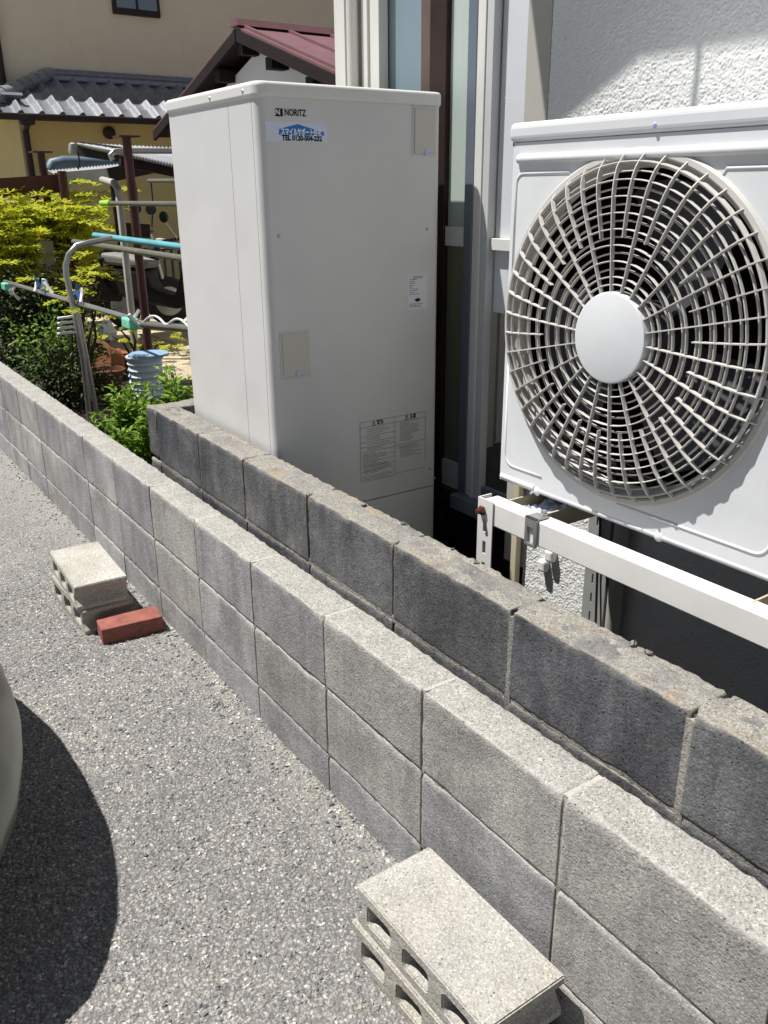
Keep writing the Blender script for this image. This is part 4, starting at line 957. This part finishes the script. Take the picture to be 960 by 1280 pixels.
def corrug(A, B, C, D, n, amp, name):
    """corrugated sheet between the corners A-B (near edge) and D-C (far edge)"""
    V = []; F = []; A, B, C, D = map(Vector, (A, B, C, D))
    for i in range(n + 1):
        t = i / n; h = amp * math.cos(i * math.pi); V += [A.lerp(B, t) + Vector((0, 0, h)), D.lerp(C, t) + Vector((0, 0, h))]
    for i in range(n): F.append((2 * i, 2 * i + 2, 2 * i + 3, 2 * i + 1))
    o = MB().add(V, F).build(name, 'corrugated', can, smooth='all'); md = o.modifiers.new('thick', 'SOLIDIFY'); md.thickness = .01; return o
A1 = PX(97, 180, -7.6); A2 = PX(245, 186, -7.6); B1 = PX(152, 191, -6.3); B2 = PX(262, 217, -6.3)
corrug(B1, B2, A2, A1, 60, .012, 'canopy_sheet')
C1 = PX(61, 214, -9.0); C2 = PX(180, 203, -9.0); D1 = PX(76, 222, -8.2); D2 = PX(190, 210, -8.2)
corrug(D1, D2, C2, C1, 60, .014, 'canopy_sheet')
MB().bar(PX(70, 225, -8.19), PX(136, 219, -8.19), .02, .13).build('fascia', 'corrugated', can); MB().bar(PX(136, 219, -8.18), PX(215, 203, -8.18), .02, .13).build('fascia', 'dark_timber', can)
e1 = PX(137, 190, -6.28); MB().tube([PX(141, 200, -6.28), PX(138, 194, -6.28), PX(143, 189, -6.28), PX(152, 188.5, -6.28), PX(250, 189, -6.28)], .022, 10).build('gutter', 'pole_steel', can, smooth=True)
MB().bar(PX(100, 186, -7.62), PX(150, 193, -7.0), .05, .12).build('beam', 'dark_timber', can); MB().bar(PX(150, 199, -6.4), PX(262, 222, -6.4), .05, .10).build('beam', 'dark_timber', can)
MB().lathe([(0, 0), (.035, 0), (.04, .03), (.03, .085), (0, .10)], 14, tuple(PX(92, 193, -7.5))).build('post_end', 'taupe_trim', can, smooth=True)
MB().tube([PX(63, 213, -9.6), PX(66, 206, -9.6), PX(80, 203, -9.6), PX(156, 205, -9.6)], .07, 16).build('gutter_pipe', 'tarp_blue', can, smooth=True)
gp = PX(171, 452, -7.1); MB().tube([PX(128, 225, -8.1), PX(143, 229, -7.5), PX(148, 238, -7.1), (gp.x, gp.y, .0)], .033, 12).build('drain_pipe', 'pillar_pale', can, smooth=True)
MB().tube([PX(141, 232, -7.6), PX(152, 310, -7.6)], .03, 8).build('post', 'dark_timber', can, smooth=True)
for (xa, ya, xb, yb_) in ((92, 281, 118, 282), (154, 287, 187, 289)): MB().bar(PX(xa, ya, -8.5), PX(xb, yb_, -8.5), .03, .14).build('bracket', 'dark_timber', can)
for (xa, ya, xb, yb_) in ((189, 228, 190, 284), (97, 190, 98, 212), (166, 215, 172, 262)): MB().tube([PX(xa, ya, -6.9), PX((xa + xb) / 2 + 2, (ya + yb_) / 2, -6.9), PX(xb, yb_, -6.9)], .007, 6).build('hanging_cord', 'black_metal', can)
# railing fence
FXX = -9.85
rf = thing('railing_fence', 'black vertical bar railing fence in front of the yellow house', 'fence', (FXX, 3, 0))
rt = PX(150, 311, FXX).z
MB().box(FXX - .02, FXX + .02, 1.2, 5.5, rt - .04, rt).build('rail', 'black_metal', rf); MB().box(FXX - .02, FXX + .02, 1.2, 5.5, .12, .16).build('rail', 'black_metal', rf)
bar_me = mesh_of(MB().box(-.012, .012, -.014, .014, 0, rt - .06), 'bar', 'black_metal')
for i in range(44): inst('bar', bar_me, rf, (FXX, 1.22 + i * .098, .05))
# laundry stand and poles
sb = PZ(118, 526, 0.0)
st = thing('laundry_stand', 'bent steel pipe laundry stand standing behind the pale block wall', 'laundry stand', (sb.x, sb.y, 0))
u = lambda px, py: PX(px, py, sb.x)
MB().tube([(sb.x, sb.y - .03, 0), u(104, 450), u(92, 385), u(83, 345), u(82, 332), u(86, 318), u(96, 307), u(112, 303), u(140, 298)], .019, 12).build('pipe', 'pole_steel', st, smooth=True)
MB().tube([(sb.x - .05, sb.y + .04, 0), u(111, 450) + Vector((-.05, 0, 0)), u(98, 385) + Vector((-.05, 0, 0))], .017, 12).build('pipe', 'pole_steel', st, smooth=True)
cl = MB()
for i in range(4): cl.bar(u(72, 398 + i * 6.5), u(96, 395 + i * 6.5), .03, .014)
cl.build('hook_rack', 'peg_white', st, bevel=.003)
Gp = 'laundry poles in the garden'
A_ = PY(6, 352, .68); B_ = PY(170, 400, .68); za = (A_.z + B_.z) / 2
tube_thing('laundry_pole', [A_, B_], .017, 'pole_steel', 'steel laundry pole with blue and white pegs clipped on it', 'laundry pole', Gp)
tube_thing('laundry_pole', [PY(176, 405, .70), PY(232, 410, .70), PY(258, 413, .70)], .020, 'pole_olive', 'olive laundry pole with a white wavy wire on top', 'laundry pole', Gp)
w_ = [PY(178 + 4 * i, 404 + .5 * i - 11 * abs(math.sin(i * .42)), .69) for i in range(16)]
tube_thing('hanger_wire', w_, .006, 'peg_white', 'white wavy wire hanger looped along the olive laundry pole', 'hanger', None, 6)
tube_thing('laundry_pole', [PY(92, 302, 1.0), PY(236, 324, 1.0)], .019, 'pole_olive', 'grey laundry pole directly below the turquoise one', 'laundry pole', Gp)
tube_thing('laundry_pole', [PY(118, 294, 1.15), PY(236, 310, 1.15)], .021, 'pole_teal', 'turquoise plastic coated laundry pole above the grey one', 'laundry pole', Gp)
tube_thing('laundry_pole', [PY(128, 254, 1.3), PY(236, 255, 1.3)], .017, 'pole_olive', 'grey laundry pole with a bright green end cap', 'laundry pole', Gp); o = MB().tube([PY(127, 254, 1.3), PY(138, 254, 1.3)], .022, 12).build('end_cap', 'cap_green', COL.objects[-1], smooth=True)
tube_thing('laundry_pole', [PY(186, 226, 1.4), PY(236, 226, 1.4)], .014, 'pole_olive', 'short pale laundry pole hanging under the corrugated canopy', 'laundry pole', Gp)
for (px, py, Y) in ((8, 358, .66), (163, 404, .66)):
    p = PY(px, py, Y); o = MB().box(p.x - .07, p.x + .07, p.y - .03, p.y + .03, p.z - .03, p.z + .03).build('pole_end_cap', 'cap_mint', None, bevel=.01)
    tag(o, 'mint green plastic clip on the steel laundry pole' if px < 50 else 'mint green plastic block where the two laundry poles meet', 'clip')
pegn = 0
peg_me = {}
for mt in ('peg_blue', 'peg_white', 'peg_orange'):
    m = MB(); m.bar((0, 0, .045), (.012, .003, -.035), .010, .012); m.bar((.012, .001, .045), (0, .003, -.035), .010, .012); peg_me[mt] = mesh_of(m, 'clothes_peg', mt)
for i, (px, py) in enumerate([(44, 357), (48, 356), (52, 357), (56, 360), (60, 361), (90, 372), (94, 366), (98, 374), (102, 370), (92, 375), (15, 362), (18, 370), (167, 398), (169, 404)]):
    mt = ['peg_white', 'peg_blue', 'peg_white', 'peg_blue', 'peg_white', 'peg_orange', 'peg_blue', 'peg_blue', 'peg_white', 'peg_orange', 'peg_white', 'peg_white', 'peg_white', 'peg_white'][i]
    o = bpy.data.objects.new('clothes_peg', peg_me[mt]); COL.objects.link(o); o.location = PY(px, py, .665); o.scale = (1.3, 1.3, 1.3); o.rotation_euler = (random.uniform(-.6, .6), random.uniform(-.7, .7), random.random() * 3)
    tag(o, {'peg_white': 'white plastic clothes peg clipped on the steel laundry pole', 'peg_blue': 'blue plastic clothes peg clipped on the steel laundry pole', 'peg_orange': 'orange plastic clothes peg clipped on the steel laundry pole'}[mt], 'clothes peg', 'clothes pegs on the laundry pole')
# pale pillar behind the bush
p = PX(75, 445, -7.95); o = MB().box(p.x - .06, p.x + .06, p.y - .07, p.y + .07, 0, PX(75, 300, -7.95).z).build('concrete_post', 'pillar_pale', None, bevel=.01); tag(o, 'pale concrete post standing behind the yellow leaved bush', 'post')
# pots
def pot(px, py, r, h, mat, label, tilt=0.0):
    p = PZ(px, py, 0.0); o = MB().lathe([(0, 0), (r * .68, 0), (r * .95, h * .86), (r * 1.06, h * .86), (r * 1.06, h), (r * .93, h), (r * .88, h * .8), (0, h * .78)], 28).build('flower_pot', mat, None, smooth=True); o.location = (p.x, p.y, 0); tag(o, label, 'flower pot', 'flower pots on the garden ground')
    if tilt: o.location.z = r * .72; o.rotation_euler = (tilt, 0.6, .3)
pot(135, 488, .145, .17, 'terracotta_dark', 'wide dark clay pot with a thin bare shrub in it'); pot(147, 468, .15, .22, 'terracotta', 'round terracotta pot lying tipped on its side', 1.25); pot(161, 462, .10, .13, 'terracotta', 'small upright terracotta pot beside the ribbed blue tub')
p = PX(105, 444, -7.0); q = PX(157, 437, -7.0); o = MB().bar((p.x, p.y, .10), (q.x, q.y, .10), .35, .05).build('planter_board', 'terracotta', None, bevel=.01); tag(o, 'reddish brown board laid flat behind the clay pots', 'board')
for (x_, y_) in ((p.x, p.y + .1), (q.x, q.y - .1)):
    o = MB().box(x_ - .09, x_ + .09, y_ - .06, y_ + .06, 0, .074).build('support_block', 'pillar_pale', None, bevel=.005); tag(o, 'grey block under the reddish brown garden board', 'block', 'blocks under the garden board')
p = PZ(186, 497, 0.0)
tub = thing('ribbed_tub', 'pale blue ribbed plastic tub with a darker blue lid', 'tub', (p.x, p.y, 0))
prof = [(0, 0), (.17, 0)]
for i in range(6): prof += [(.20, .03 + i * .065), (.215, .05 + i * .065), (.20, .07 + i * .065)]
prof += [(.225, .43), (.225, .45), (.20, .45), (.19, .40), (0, .39)]
MB().lathe(prof, 32, (p.x, p.y, 0)).build('tub_body', 'barrel_blue', tub, smooth=True); MB().lathe([(0, .475), (.235, .475), (.24, .455), (.22, .452)], 32, (p.x + .03, p.y + .05, 0)).build('lid', 'cover_blue', tub, smooth=True)
tub.scale = (.62, .62, .72)
# two mopeds under the canopy
def moped(px, py, X, label, seatmat, bodymat, s=1.0, rz=1.35):
    b = PX(px, py, X); root = thing('moped', label, 'moped', (0, 0, 0), 'mopeds parked by the railing fence')
    for dx in (-.6, .6):
        MB().lathe([(.16, -.04), (.24, -.045), (.265, 0), (.24, .045), (.16, .04)], 24, (dx, 0, .265), 'y', closed=True).build('wheel', 'rubber', root, smooth=True); 
        MB().lathe([(0, -.03), (.16, -.03), (.16, .03), (0, .03)], 20, (dx, 0, .265), 'y').build('rim', 'pole_steel', root, smooth=True)
    MB().prism([(-.75, .42), (-.2, .32), (.25, .28), (.42, .32), (.55, .85), (.46, .88), (.25, .42), (-.05, .48), (-.15, .68), (-.72, .72)], -.11, .11, 'y').build('body', bodymat, root, bevel=.04, seg=3)
    MB().prism([(-.74, .73), (-.12, .69), (-.05, .76), (-.35, .82), (-.74, .85)], -.12, .12, 'y').build('seat', seatmat, root, bevel=.035, seg=3)
    MB().tube([(.58, 0, .3), (.46, 0, .98)], .03, 10).build('fork', 'pole_steel', root, smooth=True); MB().tube([(.36, -.32, 1.0), (.46, -.15, 1.02), (.46, .15, 1.02), (.36, .32, 1.0)], .017, 8).build('handlebar', 'black_metal', root, smooth=True)
    MB().lathe([(0, .06), (.06, .05), (.08, 0), (.05, -.05), (0, -.06)], 16, (.56, 0, .88)).build('headlight', 'lamp_clear', root, smooth=True)
    for sgn in (-1, 1): MB().tube([(.45, sgn * .2, 1.02), (.42, sgn * .33, 1.2)], .007, 6).build('mirror_stem', 'pole_steel', root); MB().lathe([(0, -.01), (.055, -.01), (.055, .01), (0, .01)], 14, (.42, sgn * .34, 1.24), 'y').build('mirror', 'black_metal', root)
    if seatmat == 'seat_grey': MB().box(.40, .50, -.13, .13, .45, .62).build('amber_panel', 'orange_body', root, bevel=.03)
    root.location = (b.x, b.y, 0); root.rotation_euler = (0, 0, rz); root.scale = (s, s, s)
moped(208, 425, -8.6, 'moped with grey seat and an amber reflector beside the maroon post', 'seat_grey', 'dark_cover', 1.0, 0.5); moped(145, 400, -9.2, 'all black moped against the railing fence', 'dark_cover', 'dark_cover', 1.05, 1.45)
for i, (px, py) in enumerate(((114, 412), (124, 411), (131, 409))):
    p = PX(px, py, -8.3); m = MB(); V = []; F = []; n, k_ = 10, 6
    for a in range(k_ + 1):
        for c_ in range(n):
            th = math.pi * a / k_; ph = 2 * math.pi * c_ / n; d = Vector((math.sin(th) * math.cos(ph), math.sin(th) * math.sin(ph), math.cos(th))); V.append(Vector((p.x, p.y, .11)) + d * (.13 + .05 * noise.noise(d * 3 + Vector((i, 0, 0)))) * 0.9)
    for a in range(k_):
        for c_ in range(n): F.append((a * n + c_, a * n + (c_ + 1) % n, (a + 1) * n + (c_ + 1) % n, (a + 1) * n + c_))
    tag(m.add(V, F).build('rubbish_bag', 'bag_white'), 'knotted white plastic bag lying on the garden paving', 'bag', 'white bags on the paving')

# ================================================================== PLANTS
def leaf(V, F, p, d, up, l, w):
    d = d.normalized(); s = d.cross(up); s = s.normalized() if s.length > 1e-6 else Vector((1, 0, 0)); n = s.cross(d); k = len(V)
    V += [p, p + d * l * .45 + s * w * .5 + n * l * .06, p + d * l, p + d * l * .45 - s * w * .5 + n * l * .06]; F += [(k, k + 1, k + 2), (k, k + 2, k + 3)]
def rv(r): return Vector((r.uniform(-1, 1), r.uniform(-1, 1), r.uniform(-1, 1)))
def frond_bush(name, base, tops, label, mat, seed, nfr, flen, ll, cat='bush'):
    r = random.Random(seed); root = thing(name, label, cat, base); sm_ = MB(); V = []; F = []; B = Vector(base)
    for t in tops:
        T = Vector(t); mid = B.lerp(T, .5) + Vector((r.uniform(-.08, .08), r.uniform(-.08, .08), .1)); sm_.tube([B + Vector((r.uniform(-.1, .1), r.uniform(-.1, .1), 0)), mid, T], [.014, .011, .006], 6)
        for _ in range(nfr):
            c = T + Vector((r.gauss(0, .15), r.gauss(0, .15), r.gauss(0, .10))); a = r.uniform(0, 6.283); d = Vector((math.cos(a), math.sin(a), r.uniform(-.15, .45))); L = flen * r.uniform(.6, 1.2)
            n = 9
            for i in range(n):
                q = c + d * (L * i / n) + Vector((0, 0, -.35 * L * (i / n) ** 2)); side = d.cross(Vector((0, 0, 1))).normalized()
                for sg in (-1, 1):
                    dd = (side * sg + d * .7 + rv(r) * .25); sub = L * .38 * (1 - .6 * i / n)
                    for j in range(3): leaf(V, F, q + side * sg * sub * j / 3 + rv(r) * .006, dd + rv(r) * .5, Vector((0, 0, 1)) + rv(r) * .5, ll * r.uniform(.7, 1.2), ll * .42)
    sm_.build('stems', 'stem', root, smooth=True); m = MB(); m.v = V; m.f = F; m.build('foliage', mat, root)
    return root
def bush_tops(pxs, X, jit, seed):
    r = random.Random(seed); return [PX(px, py, X + r.uniform(-jit, jit)) for (px, py) in pxs]
bx = -8.1; bb = PX(50, 440, bx)
tp = bush_tops([(-25, 268), (0, 262), (20, 262), (45, 268), (70, 268), (88, 262), (5, 285), (30, 288), (55, 290), (80, 288), (-10, 305), (18, 312), (42, 315), (66, 312), (90, 305), (100, 272), (0, 330), (28, 336), (52, 338), (74, 332), (104, 260), (94, 322), (-30, 290), (-40, 330)], bx, .35, 4)
frond_bush('nandina_bush', (bx, bb.y, 0), tp, 'feathery yellow green bush growing behind the pale wall', 'leaf_yellow', 11, 19, .29, .06)
tp = bush_tops([(100, 356), (112, 352), (104, 340), (88, 360), (112, 368), (125, 366), (92, 345)], -5.6, .15, 5)
b2 = PX(100, 470, -5.6); frond_bush('nandina_bush', (-5.6, b2.y, 0), tp, 'thin sprigs of yellow green leaves around the steel laundry stand', 'leaf_yellow', 12, 2, .16, .035)
tp = bush_tops([(150, 412), (165, 414), (180, 420), (140, 420), (195, 424), (170, 426), (205, 430)], -6.6, .2, 6)
b2 = PX(168, 452, -6.6); frond_bush('small_shrub', (-6.6, b2.y, 0.0), tp, 'low yellowish shrub growing behind the ribbed tub', 'leaf_yellow', 13, 3, .12, .03, 'shrub')
def blob_bush(name, base, cen, rad, n, label, mat, seed, ll):
    r = random.Random(seed); root = thing(name, label, 'bush', base); V = []; F = []; sm_ = MB(); B = Vector(base)
    for _ in range(14):
        e = Vector(cen) + Vector((r.uniform(-1, 1) * rad[0], r.uniform(-1, 1) * rad[1], r.uniform(-.4, 1) * rad[2])) * .8; sm_.tube([B + Vector((r.uniform(-.15, .15), r.uniform(-.15, .15), 0)), B.lerp(e, .5) + rv(r) * .04, e], [.014, .01, .004], 5)
    cl_ = [Vector(cen) + Vector((r.gauss(0, .45) * rad[0], r.gauss(0, .45) * rad[1], r.gauss(0, .45) * rad[2])) for _ in range(40)]
    for i in range(n):
        c = cl_[i % 40]; p = c + Vector((r.gauss(0, .13), r.gauss(0, .13), r.gauss(0, .11)))
        if p.z < .02: continue
        leaf(V, F, p, rv(r) + (p - c) * 4, Vector((0, 0, 1)) + rv(r) * .7, ll * r.uniform(.6, 1.3), ll * .5)
    sm_.build('stems', 'stem', root, smooth=True); m = MB(); m.v = V; m.f = F; m.build('foliage', mat, root)
c = PX(30, 425, -7.6); blob_bush('evergreen_shrub', (c.x, c.y, 0), (c.x, c.y, .42), (.55, .5, .45), 13000, 'dark dense evergreen shrub filling the corner behind the pale wall', 'leaf_dark', 21, .04)
c = PX(70, 475, -5.75); blob_bush('evergreen_shrub', (c.x, c.y, 0), (c.x, c.y, .27), (.26, .22, .26), 3500, 'low dark evergreen shrub at the foot of the laundry stand', 'leaf_dark', 22, .035)
c = PX(70, 432, -5.9); blob_bush('leafy_plant', (c.x, c.y, 0), (c.x, c.y, c.z), (.10, .10, .12), 700, 'small bright green leafy clump in front of the dark shrub', 'leaf_green', 23, .045)
def weed(px, py, X, h, label, seed, n=16, ll=.045, spread=.12):
    r = random.Random(seed); t = PX(px, py, X); base = (t.x, t.y, 0); root = thing('weed', label, 'weed', base, 'green weeds by the end of the dark wall'); V = []; F = []; sm_ = MB()
    for i in range(n):
        a = r.uniform(0, 6.28); top = Vector((t.x + math.cos(a) * spread * r.random(), t.y + math.sin(a) * spread * r.random(), t.z * r.uniform(.72, 1.04))); bt = Vector((t.x, t.y, 0)) + Vector((r.uniform(-.05, .05), r.uniform(-.05, .05), 0))
        mid = bt.lerp(top, .6) + rv(r) * .02; sm_.tube([bt, mid, top], [.004, .003, .0015], 5)
        for k in range(26):
            q = bt.lerp(top, .25 + .75 * (k / 26) ** .7); d = Vector((r.uniform(-1, 1), r.uniform(-1, 1), r.uniform(-.1, .6))); leaf(V, F, q + d * .012, d, Vector((0, 0, 1)) + rv(r) * .4, ll * r.uniform(.6, 1.2), ll * .5)
            if k % 2: leaf(V, F, q + d * .03, d + rv(r) * .5, Vector((0, 0, 1)) + rv(r) * .4, ll * r.uniform(.5, 1), ll * .45)
    sm_.build('stems', 'leaf_green', root, smooth=True); m = MB(); m.v = V; m.f = F; m.build('foliage', 'leaf_green', root)
for i, (px, py, X, lb) in enumerate(((150, 492, -3.7, 'green weed with pointed leaves beside the laundry stand foot'), (170, 478, -3.6, 'bright green weed rising over the pale wall'), (184, 500, -3.2, 'bushy green weed at the end of the dark wall'), (212, 462, -3.1, 'tall green weed spilling beside the heater tank'), (232, 458, -2.95, 'green weed touching the heater tank corner'), (130, 520, -3.9, 'small green weed peeping over the wall top'), (165, 535, -3.3, 'low green weed tucked behind the pale wall'))):
    weed(px, py, X, 0, lb, 31 + i, 15 if i != 5 else 7)

scene.render.resolution_x = 768; scene.render.resolution_y = 1024
